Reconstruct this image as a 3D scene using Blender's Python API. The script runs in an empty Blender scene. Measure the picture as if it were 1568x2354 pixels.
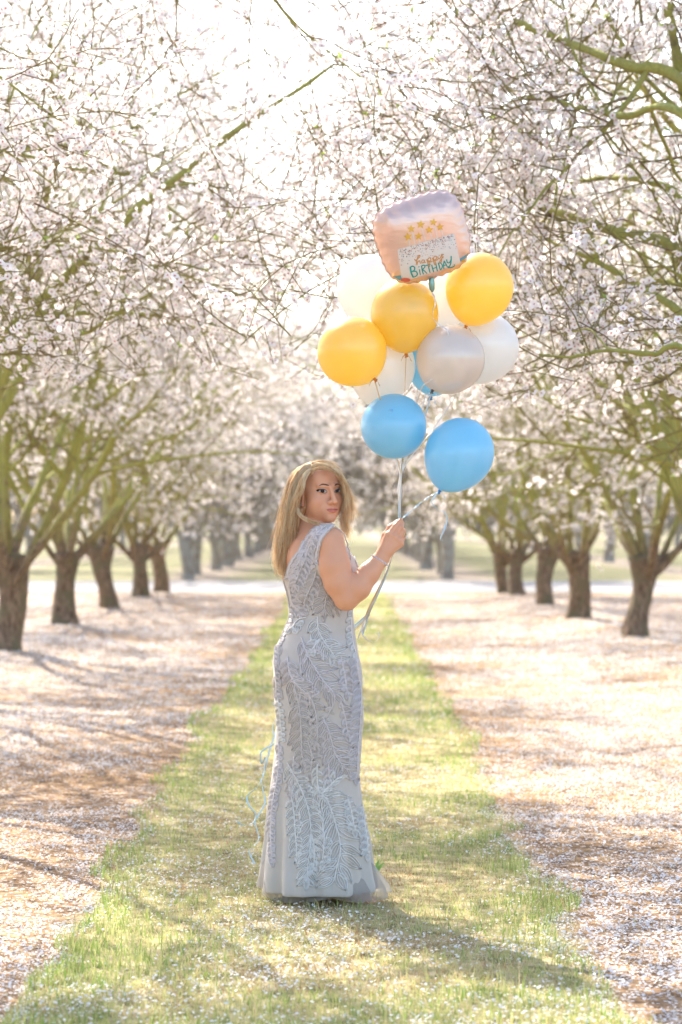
import bpy, math, random
import numpy as np
from mathutils import Vector, Matrix
from mathutils.bvhtree import BVHTree

SC = bpy.context.scene
COL = SC.collection
RNG = np.random.default_rng(7)
random.seed(7)
rad = math.radians

# ------------------------------------------------------------------ camera, sky, sun, exposure
CAMH = 1.46
cam = bpy.data.cameras.new('camera')
cam.sensor_fit = 'VERTICAL'; cam.sensor_height = 36; cam.sensor_width = 24
cam.lens = 85; cam.clip_start = 0.1; cam.clip_end = 3000
cam.shift_x = -6/2354; cam.shift_y = 18/2354
cam.dof.use_dof = True; cam.dof.focus_distance = 9.2; cam.dof.aperture_fstop = 3.2
camo = bpy.data.objects.new('camera', cam); COL.objects.link(camo)
camo.location = (0, 0, CAMH); camo.rotation_euler = (rad(90), 0, 0)
SC.camera = camo

SUN_EL = 40.0
SD = Vector((-0.40, 0.917, 0)).normalized()          # horizontal direction towards the sun
SDIR = Vector((SD.x*math.cos(rad(SUN_EL)), SD.y*math.cos(rad(SUN_EL)), math.sin(rad(SUN_EL))))
w = bpy.data.worlds.new('World'); SC.world = w; w.use_nodes = True
nt = w.node_tree; nt.nodes.clear()
sky = nt.nodes.new('ShaderNodeTexSky'); sky.sky_type = 'NISHITA'; sky.sun_disc = False
sky.sun_elevation = rad(SUN_EL); sky.sun_rotation = math.atan2(SD.x, SD.y)
sky.air_density = 1.0; sky.dust_density = 2.2; sky.ozone_density = 1.0
bg = nt.nodes.new('ShaderNodeBackground'); bg.inputs['Strength'].default_value = 0.14
wo = nt.nodes.new('ShaderNodeOutputWorld')
nt.links.new(sky.outputs[0], bg.inputs[0]); nt.links.new(bg.outputs[0], wo.inputs[0])
sl = bpy.data.lights.new('sun', 'SUN'); sl.energy = 4.0; sl.angle = rad(0.6); sl.color = (1, 0.93, 0.82)
so = bpy.data.objects.new('sun', sl); COL.objects.link(so)
so.rotation_euler = (-SDIR).to_track_quat('-Z', 'Y').to_euler(); so.location = (0, 0, 30)
SC.view_settings.view_transform = 'Standard'; SC.view_settings.look = 'None'
SC.view_settings.exposure = 1.92; SC.view_settings.gamma = 1; SC.view_settings.use_curve_mapping = False
SC.cycles.max_bounces = 8; SC.cycles.diffuse_bounces = 4; SC.cycles.transmission_bounces = 6

F = 5553.0; D0 = 9.27
def P(px, py, dy=0.0, D=D0):
    "a point of the place whose photograph coordinates were measured, at distance D+dy"
    d = D + dy
    return np.array([(px-790)/F*d, d, CAMH-(py-1195)/F*d])

# ------------------------------------------------------------------ helpers
def mesh_np(name, V, faces=None, tris=None, quads=None, mats=(), midx=None, smooth=True):
    me = bpy.data.meshes.new(name)
    V = np.asarray(V, dtype=np.float32).reshape(-1, 3)
    if faces is not None:
        me.from_pydata(V.tolist(), [], [list(map(int, f)) for f in faces])
        n = len(me.polygons)
    else:
        parts = []; tot = []
        if tris is not None and len(tris): parts.append(np.asarray(tris).reshape(-1)); tot += [np.full(len(tris), 3)]
        if quads is not None and len(quads): parts.append(np.asarray(quads).reshape(-1)); tot += [np.full(len(quads), 4)]
        loops = np.concatenate(parts).astype(np.int32); tot = np.concatenate(tot).astype(np.int32)
        n = len(tot)
        me.vertices.add(len(V)); me.vertices.foreach_set('co', V.ravel())
        me.loops.add(len(loops)); me.loops.foreach_set('vertex_index', loops)
        me.polygons.add(n)
        st = np.zeros(n, np.int32); st[1:] = np.cumsum(tot)[:-1]
        me.polygons.foreach_set('loop_start', st); me.polygons.foreach_set('loop_total', tot)
    for m in mats: me.materials.append(m)
    if midx is not None: me.polygons.foreach_set('material_index', np.asarray(midx, dtype=np.int32))
    me.polygons.foreach_set('use_smooth', np.full(n, smooth, dtype=bool))
    me.update(calc_edges=True); me.validate()
    return me

def link(name, me, parent=None, loc=None, rot=None, scale=None, kind=None):
    o = bpy.data.objects.new(name, me); COL.objects.link(o)
    if loc is not None: o.location = loc
    if rot is not None: o.rotation_euler = rot
    if scale is not None: o.scale = scale
    if parent is not None: o.parent = parent
    if kind: o['kind'] = kind
    return o

def thing(name, label, cat, loc=(0, 0, 0), group=None, me=None):
    o = bpy.data.objects.new(name, me); COL.objects.link(o); o.location = loc
    o['label'] = label; o['category'] = cat
    if group: o['group'] = group
    return o

def off(V, o): return np.asarray(V) - np.array(o)

def tubes(PTS, R, S=4, cap=False):
    "PTS (N,K,3), R (N,K) -> verts, quads of N tubes"
    PTS = np.asarray(PTS, float); R = np.asarray(R, float)
    if PTS.ndim == 2: PTS = PTS[None]; R = R.reshape(1, -1)
    N, K, _ = PTS.shape
    T = np.zeros_like(PTS); T[:, 1:-1] = PTS[:, 2:]-PTS[:, :-2]; T[:, 0] = PTS[:, 1]-PTS[:, 0]; T[:, -1] = PTS[:, -1]-PTS[:, -2]
    T /= np.linalg.norm(T, axis=2, keepdims=True)+1e-9
    m = T.mean(axis=1)
    ref = np.where((np.abs(m[:, 2:3]) < 0.75*np.linalg.norm(m, axis=1, keepdims=True)), [[0, 0, 1.]], [[1., 0, 0]])
    A = np.cross(T, ref[:, None, :]); A /= np.linalg.norm(A, axis=2, keepdims=True)+1e-9
    B = np.cross(T, A)
    th = np.arange(S)/S*2*np.pi
    V = PTS[:, :, None, :]+R[:, :, None, None]*(A[:, :, None, :]*np.cos(th)[None, None, :, None]+B[:, :, None, :]*np.sin(th)[None, None, :, None])
    V = V.reshape(-1, 3)
    n = np.arange(N)[:, None, None]; k = np.arange(K-1)[None, :, None]; s = np.arange(S)[None, None, :]
    a = (n*K+k)*S+s; b = (n*K+k)*S+(s+1) % S
    Q = np.stack([a, b, b+S, a+S], axis=-1).reshape(-1, 4)
    return V, Q

def unit(v): return v/(np.linalg.norm(v, axis=-1, keepdims=True)+1e-9)

class Acc:
    "collects geometry for one mesh"
    def __init__(s): s.V = []; s.Q = []; s.T = []; s.qm = []; s.tm = []; s.n = 0
    def add(s, V, quads=None, tris=None, m=0):
        V = np.asarray(V, float).reshape(-1, 3)
        if quads is not None and len(quads): s.Q.append(np.asarray(quads)+s.n); s.qm.append(np.broadcast_to(m, (len(quads),)))
        if tris is not None and len(tris): s.T.append(np.asarray(tris)+s.n); s.tm.append(np.broadcast_to(m, (len(tris),)))
        s.V.append(V); s.n += len(V)
    def tube(s, pts, r, S=5, m=0):
        pts = np.asarray(pts, float); r = np.broadcast_to(np.asarray(r, float), (len(pts),))
        V, Q = tubes(pts, r, S); s.add(V, Q, m=m)
    def mesh(s, name, mats, origin=(0, 0, 0), smooth=True):
        V = off(np.concatenate(s.V), origin)
        T = np.concatenate(s.T) if s.T else None; Q = np.concatenate(s.Q) if s.Q else None
        mi = np.concatenate(([np.concatenate(s.tm)] if s.T else [])+([np.concatenate(s.qm)] if s.Q else []))
        return mesh_np(name, V, tris=T, quads=Q, mats=mats, midx=mi, smooth=smooth)

def spline(P_, n):
    "Catmull-Rom through the rows of P_ (any number of columns)"
    P_ = np.asarray(P_, float); m = len(P_)
    E = np.vstack([2*P_[0]-P_[1], P_, 2*P_[-1]-P_[-2]])
    t = np.linspace(0, m-1, n); i = np.minimum(t.astype(int), m-2); u = (t-i)[:, None]
    p0, p1, p2, p3 = E[i], E[i+1], E[i+2], E[i+3]
    return 0.5*((2*p1)+(-p0+p2)*u+(2*p0-5*p1+4*p2-p3)*u**2+(-p0+3*p1-3*p2+p3)*u**3)

_tab = np.random.default_rng(99).random((256, 256))
def vn(x, y, s, k=0):
    x = np.asarray(x, float)/s+17.3*k+1000; y = np.asarray(y, float)/s+31.7*k+1000
    i = np.floor(x).astype(int); j = np.floor(y).astype(int); u = x-i; v = y-j
    u = u*u*(3-2*u); v = v*v*(3-2*v)
    g = lambda a, b: _tab[a % 256, b % 256]
    return (g(i, j)*(1-u)+g(i+1, j)*u)*(1-v)+(g(i, j+1)*(1-u)+g(i+1, j+1)*u)*v

# ------------------------------------------------------------------ materials
def newmat(name):
    m = bpy.data.materials.new(name); m.use_nodes = True; t = m.node_tree
    for n in list(t.nodes): t.nodes.remove(n)
    out = t.nodes.new('ShaderNodeOutputMaterial')
    return m, t, out
def nd(t, ty, **kw):
    n = t.nodes.new(ty)
    for k, v in kw.items():
        if k in ('operation', 'blend_type', 'data_type', 'feature', 'attribute_name', 'noise_dimensions', 'voronoi_dimensions', 'wave_type', 'bands_direction', 'clamp'): setattr(n, k, v)
        else: n.inputs[k.replace('_', ' ')].default_value = v
    return n
def rgba(c): return (c[0], c[1], c[2], 1)
def ramp(t, src, stops):
    r = t.nodes.new('ShaderNodeValToRGB'); e = r.color_ramp.elements
    while len(e) < len(stops): e.new(0.5)
    for el, (p, c) in zip(e, stops): el.position = p; el.color = rgba(c) if len(c) == 3 else c
    t.links.new(src, r.inputs[0]); return r.outputs[0]
def mixc(t, f, a, b, bt='MIX'):
    m = t.nodes.new('ShaderNodeMix'); m.data_type = 'RGBA'; m.blend_type = bt
    for s, v in ((m.inputs[0], f), (m.inputs[6], a), (m.inputs[7], b)):
        if hasattr(v, 'is_linked') or isinstance(v, bpy.types.NodeSocket): t.links.new(v, s)
        elif isinstance(v, (int, float)): s.default_value = v
        else: s.default_value = rgba(v)
    return m.outputs[2]
def noise(t, scale, detail=4, rough=0.55, coord='Object', vec=None, dist=0.0):
    n = t.nodes.new('ShaderNodeTexNoise'); n.inputs['Scale'].default_value = scale
    n.inputs['Detail'].default_value = detail; n.inputs['Roughness'].default_value = rough; n.inputs['Distortion'].default_value = dist
    if vec is None:
        c = t.nodes.new('ShaderNodeTexCoord'); vec = c.outputs[coord]
    t.links.new(vec, n.inputs['Vector']); return n.outputs['Fac']
def simple(name, col, rough=0.6, var=0.12, nscale=20, metallic=0.0, bump=0.0, bscale=80, spec=0.4, sss=0, coat=0, sheen=0):
    m, t, out = newmat(name)
    b = t.nodes.new('ShaderNodeBsdfPrincipled')
    b.inputs['Roughness'].default_value = rough; b.inputs['Metallic'].default_value = metallic
    b.inputs['Specular IOR Level'].default_value = spec
    c2 = [max(0, c*(1-var)) for c in col]; c1 = [min(1, c*(1+var)) for c in col]
    t.links.new(mixc(t, noise(t, nscale), c2, c1), b.inputs['Base Color'])
    if bump:
        bp = nd(t, 'ShaderNodeBump', Strength=bump, Distance=0.01); t.links.new(noise(t, bscale), bp.inputs['Height']); t.links.new(bp.outputs[0], b.inputs['Normal'])
    if sss:
        b.inputs['Subsurface Weight'].default_value = sss; b.inputs['Subsurface Radius'].default_value = (0.02, 0.008, 0.004); b.inputs['Subsurface Scale'].default_value = 0.5
    if coat: b.inputs['Coat Weight'].default_value = coat; b.inputs['Coat Roughness'].default_value = 0.1
    if sheen: b.inputs['Sheen Weight'].default_value = sheen
    t.links.new(b.outputs[0], out.inputs[0]); return m
def thin(name, col, trans=0.45, var=0.15, nscale=30, rough=0.5, gloss=0.06, tcol=None, coord='Object'):
    "thin sheet lit from both sides: petals, leaves, grass, latex"
    m, t, out = newmat(name)
    c2 = [c*(1-var) for c in col]; c1 = [min(1, c*(1+var)) for c in col]
    c = mixc(t, noise(t, nscale, coord=coord), c2, c1)
    d = t.nodes.new('ShaderNodeBsdfDiffuse'); t.links.new(c, d.inputs[0])
    tr = t.nodes.new('ShaderNodeBsdfTranslucent')
    if tcol is None: t.links.new(c, tr.inputs[0])
    else: tr.inputs[0].default_value = rgba(tcol)
    m1 = t.nodes.new('ShaderNodeMixShader'); m1.inputs[0].default_value = trans
    t.links.new(d.outputs[0], m1.inputs[1]); t.links.new(tr.outputs[0], m1.inputs[2])
    if gloss > 0:
        g = t.nodes.new('ShaderNodeBsdfGlossy'); g.inputs['Roughness'].default_value = rough; g.inputs[0].default_value = (1, 1, 1, 1)
        m2 = t.nodes.new('ShaderNodeMixShader'); m2.inputs[0].default_value = gloss
        t.links.new(m1.outputs[0], m2.inputs[1]); t.links.new(g.outputs[0], m2.inputs[2]); m1 = m2
    t.links.new(m1.outputs[0], out.inputs[0]); return m

M = {}
M['petal'] = thin('almond_petal', (0.82, 0.79, 0.775), 0.38, 0.06, 3, gloss=0)
M['petal_centre'] = thin('petal_centre', (0.55, 0.13, 0.14), 0.35, 0.3, 5, gloss=0)
M['calyx'] = thin('calyx', (0.30, 0.10, 0.05), 0.3, 0.3, 5, gloss=0)
M['young_leaf'] = thin('young_leaf', (0.26, 0.36, 0.05), 0.5, 0.25, 8)
M['fallen'] = thin('fallen_petal', (0.80, 0.77, 0.75), 0.25, 0.1, 3, gloss=0)
M['straw'] = thin('straw', (0.60, 0.47, 0.26), 0.35, 0.25, 3, gloss=0.03)
M['straw2'] = thin('dry_stalk', (0.42, 0.25, 0.12), 0.3, 0.25, 3, gloss=0.03)
M['grass'] = thin('green_grass', (0.21, 0.31, 0.06), 0.45, 0.25, 3, gloss=0.04)
M['grass2'] = thin('pale_grass', (0.44, 0.44, 0.17), 0.45, 0.25, 3, gloss=0.04)

def bark(name, dark, light, moss, mossamt, scale=1.0, low=None):
    m, t, out = newmat(name)
    b = t.nodes.new('ShaderNodeBsdfPrincipled'); b.inputs['Roughness'].default_value = 0.9; b.inputs['Specular IOR Level'].default_value = 0.15
    tc = t.nodes.new('ShaderNodeTexCoord'); mp = t.nodes.new('ShaderNodeMapping'); mp.inputs['Scale'].default_value = (1, 1, 0.35)
    t.links.new(tc.outputs['Object'], mp.inputs[0])
    n1 = noise(t, 26*scale, 6, 0.65, vec=mp.outputs[0], dist=0.6); n2 = noise(t, 5*scale, 3); n3 = noise(t, 70*scale, 3)
    c = ramp(t, n1, [(0.35, dark), (0.62, light)])
    mr = ramp(t, n2, [(0.5-mossamt*0.5, (0, 0, 0)), (0.62-mossamt*0.3, (1, 1, 1))])
    c = mixc(t, mr, c, mixc(t, n3, [x*0.6 for x in moss], moss))
    if low:
        sp = t.nodes.new('ShaderNodeSeparateXYZ'); t.links.new(tc.outputs['Object'], sp.inputs[0])
        hm_ = nd(t, 'ShaderNodeMath', operation='MULTIPLY_ADD'); t.links.new(n2, hm_.inputs[0]); hm_.inputs[1].default_value = 1.6; t.links.new(sp.outputs[2], hm_.inputs[2])
        mr_ = nd(t, 'ShaderNodeMapRange'); mr_.inputs[1].default_value = 1.7; mr_.inputs[2].default_value = 2.6; t.links.new(hm_.outputs[0], mr_.inputs[0])
        c = mixc(t, mr_.outputs[0], ramp(t, n1, [(0.35, low[0]), (0.62, low[1])]), c)
    t.links.new(c, b.inputs['Base Color'])
    bp = nd(t, 'ShaderNodeBump', Strength=0.9, Distance=0.03); t.links.new(n1, bp.inputs['Height']); t.links.new(bp.outputs[0], b.inputs['Normal'])
    t.links.new(b.outputs[0], out.inputs[0]); return m
M['trunk'] = bark('trunk_bark', (0.07, 0.048, 0.034), (0.33, 0.24, 0.17), (0.22, 0.19, 0.12), 0.1)
M['limb'] = bark('mossy_limb_bark', (0.13, 0.11, 0.05), (0.38, 0.32, 0.19), (0.42, 0.42, 0.13), 0.52, low=((0.07, 0.048, 0.034), (0.33, 0.25, 0.17)))
M['twig'] = bark('twig_bark', (0.10, 0.06, 0.04), (0.32, 0.23, 0.15), (0.32, 0.28, 0.11), 0.3)
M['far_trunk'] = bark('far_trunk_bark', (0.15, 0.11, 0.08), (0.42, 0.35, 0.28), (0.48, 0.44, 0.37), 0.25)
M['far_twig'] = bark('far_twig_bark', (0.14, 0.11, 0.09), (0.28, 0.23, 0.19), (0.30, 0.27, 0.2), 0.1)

# ------------------------------------------------------------------ ground
def gh(x, y):
    x = np.asarray(x, float); y = np.asarray(y, float)
    near = np.clip((60-y)/10, 0, 1)
    h = 0.022*(vn(x, y, 0.55, 1)-0.5)+0.05*(vn(x, y, 2.3, 2)-0.5)
    berm = 0.07*np.exp(-((np.abs(x+0.12)-3.5)/0.8)**2)*np.clip((48.5-y)/1.5, 0, 1)
    flat = np.exp(-((x+0.05)**2+(y-9.2)**2)/0.35)
    road = np.clip((np.abs(y-53)-5.2)/1.0, 0, 1)
    return (h*near*(1-0.8*flat)+berm)*road
def strip_edges(y):
    y = np.asarray(y, float)
    l = -0.955+0.17*(vn(y, y*0, 0.35, 5)-0.5)+0.22*(vn(y, y*0, 1.7, 6)-0.5)
    r = 0.785+0.17*(vn(y, y*0, 0.35, 7)-0.5)+0.22*(vn(y, y*0, 1.7, 8)-0.5)
    return l, r

def ground_mat():
    m, t, out = newmat('orchard_floor_litter')
    b = t.nodes.new('ShaderNodeBsdfPrincipled'); b.inputs['Roughness'].default_value = 0.95; b.inputs['Specular IOR Level'].default_value = 0.1
    tc = t.nodes.new('ShaderNodeTexCoord'); V_ = tc.outputs['Object']
    sep = t.nodes.new('ShaderNodeSeparateXYZ'); t.links.new(V_, sep.inputs[0])
    soil = ramp(t, noise(t, 14, 6, 0.7), [(0.34, (0.055, 0.036, 0.025)), (0.5, (0.27, 0.165, 0.09)), (0.7, (0.52, 0.34, 0.18))])
    vo = t.nodes.new('ShaderNodeTexVoronoi'); vo.inputs['Scale'].default_value = 70; t.links.new(V_, vo.inputs['Vector'])
    sc = t.nodes.new('ShaderNodeSeparateColor'); t.links.new(vo.outputs['Color'], sc.inputs[0])
    # share of cells that are petals varies with patches
    patch = noise(t, 0.9, 4, 0.6)
    th = nd(t, 'ShaderNodeMapRange'); th.inputs[1].default_value = 0.35; th.inputs[2].default_value = 0.68; th.inputs[3].default_value = 0.60; th.inputs[4].default_value = 0.10
    t.links.new(patch, th.inputs[0])
    lt = nd(t, 'ShaderNodeMath', operation='LESS_THAN'); t.links.new(sc.outputs[0], lt.inputs[0]); t.links.new(th.outputs[0], lt.inputs[1])
    ds = nd(t, 'ShaderNodeMath', operation='LESS_THAN'); t.links.new(vo.outputs['Distance'], ds.inputs[0]); ds.inputs[1].default_value = 0.55
    mul = nd(t, 'ShaderNodeMath', operation='MULTIPLY'); t.links.new(lt.outputs[0], mul.inputs[0]); t.links.new(ds.outputs[0], mul.inputs[1])
    litter = mixc(t, mul.outputs[0], soil, (0.58, 0.545, 0.52))
    band = nd(t, 'ShaderNodeMapRange'); band.inputs[1].default_value = 1.1; band.inputs[2].default_value = 2.3; band.inputs[3].default_value = 0.18; band.inputs[4].default_value = 0.0
    # grass ground under the strip
    gcol = ramp(t, noise(t, 9, 5, 0.7), [(0.32, (0.10, 0.11, 0.04)), (0.48, (0.32, 0.28, 0.13)), (0.64, (0.54, 0.44, 0.27))])
    wob = noise(t, 1.7, 4, 0.7)
    ax = nd(t, 'ShaderNodeMath', operation='ADD'); t.links.new(sep.outputs[0], ax.inputs[0]); ax.inputs[1].default_value = 0.085
    ab = nd(t, 'ShaderNodeMath', operation='ABSOLUTE'); t.links.new(ax.outputs[0], ab.inputs[0])
    a2 = nd(t, 'ShaderNodeMath', operation='MULTIPLY_ADD'); t.links.new(wob, a2.inputs[0]); a2.inputs[1].default_value = 0.35; t.links.new(ab.outputs[0], a2.inputs[2])
    mr = nd(t, 'ShaderNodeMapRange'); mr.inputs[1].default_value = 0.98; mr.inputs[2].default_value = 1.10; mr.inputs[3].default_value = 1; mr.inputs[4].default_value = 0
    t.links.new(a2.outputs[0], mr.inputs[0]); t.links.new(a2.outputs[0], band.inputs[0])
    sb = nd(t, 'ShaderNodeMath', operation='SUBTRACT'); t.links.new(th.outputs[0], sb.inputs[0]); t.links.new(band.outputs[0], sb.inputs[1]); t.links.new(sb.outputs[0], lt.inputs[1])
    c = mixc(t, mr.outputs[0], litter, gcol)
    # second orchard beyond the road: mown grass with bare earth along the rows
    g2 = ramp(t, noise(t, 0.45, 5, 0.7), [(0.3, (0.20, 0.165, 0.11)), (0.5, (0.18, 0.17, 0.09)), (0.7, (0.19, 0.20, 0.09))])
    soil2 = ramp(t, noise(t, 3, 4), [(0.3, (0.18, 0.14, 0.105)), (0.7, (0.30, 0.25, 0.20))])
    fx = nd(t, 'ShaderNodeMath', operation='ADD'); t.links.new(sep.outputs[0], fx.inputs[0]); fx.inputs[1].default_value = 0.4+3.3
    pp = nd(t, 'ShaderNodeMath', operation='PINGPONG'); t.links.new(fx.outputs[0], pp.inputs[0]); pp.inputs[1].default_value = 3.3
    wo2 = nd(t, 'ShaderNodeMath', operation='MULTIPLY_ADD'); t.links.new(wob, wo2.inputs[0]); wo2.inputs[1].default_value = 1.6; t.links.new(pp.outputs[0], wo2.inputs[2])
    mr2 = nd(t, 'ShaderNodeMapRange'); mr2.inputs[1].default_value = 1.2; mr2.inputs[2].default_value = 2.2; mr2.inputs[3].default_value = 1; mr2.inputs[4].default_value = 0
    t.links.new(wo2.outputs[0], mr2.inputs[0])
    farc = mixc(t, mr2.outputs[0], g2, soil2)
    st = nd(t, 'ShaderNodeMapRange'); st.inputs[1].default_value = 56; st.inputs[2].default_value = 57; t.links.new(sep.outputs[1], st.inputs[0])
    c = mixc(t, st.outputs[0], c, farc)
    t.links.new(c, b.inputs['Base Color'])
    bp = nd(t, 'ShaderNodeBump', Strength=0.6, Distance=0.02); t.links.new(noise(t, 60, 4, 0.7), bp.inputs['Height']); t.links.new(bp.outputs[0], b.inputs['Normal'])
    t.links.new(b.outputs[0], out.inputs[0]); return m
M['ground'] = ground_mat()
gx = np.concatenate([[-2500, -600, -150, -60, -30, -18], np.arange(-12, -5, 0.5), np.arange(-5, 5, 0.14), np.arange(5, 12.1, 0.5), [18, 30, 60, 150, 600, 2500]])
gy = np.concatenate([[-60, -20, -5, 0], np.arange(2, 30, 0.16), np.arange(30, 62, 0.5), [66, 75, 90, 120, 170, 300, 700, 2500]])
X, Y = np.meshgrid(gx, gy, indexing='ij')
V = np.stack([X, Y, gh(X, Y)], -1).reshape(-1, 3)
i, j = np.meshgrid(np.arange(len(gx)-1), np.arange(len(gy)-1), indexing='ij'); a = i*len(gy)+j
Q = np.stack([a, a+len(gy), a+len(gy)+1, a+1], -1).reshape(-1, 4)
go = link('ground', mesh_np('ground', V, quads=Q, mats=[M['ground']]), kind='structure')

M['road'] = simple('pale_gravel', (0.27, 0.255, 0.245), 0.9, 0.22, 2.0, bump=0.5, bscale=60, spec=0.1)
rx = np.concatenate([[-200, -60], np.arange(-30, 30.5, 1.0), [60, 200]])
n = len(rx); y0 = 48.4+0.5*(vn(rx, rx*0, 2.5, 3)-0.5); y1 = 57.3+0.5*(vn(rx, rx*0, 2.5, 4)-0.5)
V = np.vstack([np.stack([rx, y0, np.full(n, 0.012)], 1), np.stack([rx, y1, np.full(n, 0.012)], 1)])
Q = [[k, k+1, n+k+1, n+k] for k in range(n-1)]
link('gravel_road', mesh_np('gravel_road', V, quads=Q, mats=[M['road']]), kind='structure')

# ------------------------------------------------------------------ almond trees
def grow(starts, dirs, lens, r0, r1, K, rng, wig=0.18, up=0.0, out=None):
    "vectorised branches -> (N,K,3), (N,K)"
    N = len(starts); Pp = np.zeros((N, K, 3)); Pp[:, 0] = starts; d = unit(dirs)
    seg = (lens/(K-1))[:, None]
    for k in range(1, K):
        d = d+rng.normal(0, wig, (N, 3)); d[:, 2] += up if np.isscalar(up) else up[:, k-1] if up.ndim > 1 else up
        d = unit(d); Pp[:, k] = Pp[:, k-1]+d*seg
    t = np.linspace(0, 1, K)[None]
    return Pp, r0[:, None]*(1-t)**0.9+r1[:, None]*t**1.0
def sprout(Pp, R, per, tmin, tmax, ang, rng, lenf, K, rfac=0.5, r1=0.0015, wig=0.15, up=0.0, zmin=None):
    N, Kp, _ = Pp.shape
    par = np.repeat(np.arange(N), per); n = len(par)
    t = tmin+(tmax-tmin)*(np.tile(np.arange(per), N)+rng.random(n))/per
    f = t*(Kp-1); i = np.minimum(f.astype(int), Kp-2); u = (f-i)[:, None]
    a = Pp[par, i]; b = Pp[par, i+1]; s = a*(1-u)+b*u; d = unit(b-a)
    rr = R[par, i]*(1-u[:, 0])+R[par, i+1]*u[:, 0]
    q = unit(np.cross(d, rng.normal(0, 1, (n, 3))))
    an = ang*rng.uniform(0.7, 1.3, n)[:, None]
    nd_ = d*np.cos(an)+q*np.sin(an)
    L = lenf(t, n)
    C, CR = grow(s, nd_, L, np.maximum(rr*rfac, r1*1.3), np.full(n, r1), K, rng, wig, up)
    return C, CR
FLV = None
def flower_template(petals=5, light=False):
    v = []; q = []; T = []; qm = []; tm = []
    if light:      # one wide triangle per petal, for trees 25 m away and more
        for k in range(5):
            a = 2*np.pi*k/5; b = len(v); v += [(0, 0, 0), (.95*np.cos(a)-.50*-np.sin(a), .95*np.sin(a)-.50*np.cos(a), .25), (.95*np.cos(a)+.50*-np.sin(a), .95*np.sin(a)+.50*np.cos(a), .25)]; T.append((b, b+1, b+2)); tm.append(0)
        b = len(v); v += [(.3, 0, .17), (-.15, .26, .17), (-.15, -.26, .17), (.2, 0, -.02), (-.2, .06, -.02), (0, 0, -.42)]; T += [(b, b+1, b+2), (b+3, b+4, b+5)]; tm += [1, 2]
        return np.array(v), np.zeros((0, 4), int), np.array(T), qm, tm
    for k in range(petals):
        a = 2*np.pi*k/petals; ca, sa = np.cos(a), np.sin(a); ta, tb = -sa, ca
        b = len(v)
        for (r, w_, h) in ((0.10, 0, 0.0), (0.66, -0.54, 0.20), (1.0, 0, 0.30), (0.66, 0.54, 0.20)):
            v.append((ca*r+ta*w_, sa*r+tb*w_, h))
        q.append((b, b+1, b+2, b+3)); qm.append(0)
    b = len(v); v += [(.3, 0, .17), (-.15, .26, .17), (-.15, -.26, .17)]; T.append((b, b+1, b+2)); tm.append(1)
    b = len(v)
    v += [(0.2, 0, -.02), (-.2, .06, -.02), (0, 0, -.42)]; T += [(b, b+1, b+2)]; tm += [2]
    return np.array(v), np.array(q), np.array(T), qm, tm
FT = flower_template(); FTL = flower_template(light=True)
def place_template(tv, pos, nrm, size, rng):
    n = len(pos); nrm = unit(nrm); q = unit(np.cross(nrm, rng.normal(0, 1, (n, 3)))); r = np.cross(nrm, q)
    Bm = np.stack([q, r, nrm], 1)
    return pos[:, None, :]+np.einsum('vj,njk->nvk', tv, Bm)*size[:, None, None]
def flowers_mesh(name, pos, nrm, size, rng, mats, tpl):
    tv, q, T, qm, tm = tpl
    V = place_template(tv, pos, nrm, size, rng); n, m, _ = V.shape
    Q = (q[None]+(np.arange(n)*m)[:, None, None]).reshape(-1, 4); TT = (T[None]+(np.arange(n)*m)[:, None, None]).reshape(-1, 3)
    mi = np.concatenate([np.tile(tm, n), np.tile(qm, n)]).astype(int)
    return mesh_np(name, V.reshape(-1, 3), tris=TT, quads=Q, mats=mats, midx=mi, smooth=False)
def pts_on(Pp, per, rng, t0=0.1):
    N, K, _ = Pp.shape; par = np.repeat(np.arange(N), per); n = len(par)
    f = (t0+(1-t0)*rng.random(n))*(K-1)*0.999; i = f.astype(int); u = (f-i)[:, None]
    return Pp[par, i]*(1-u)+Pp[par, i+1]*u, unit(Pp[par, i+1]-Pp[par, i])

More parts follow.
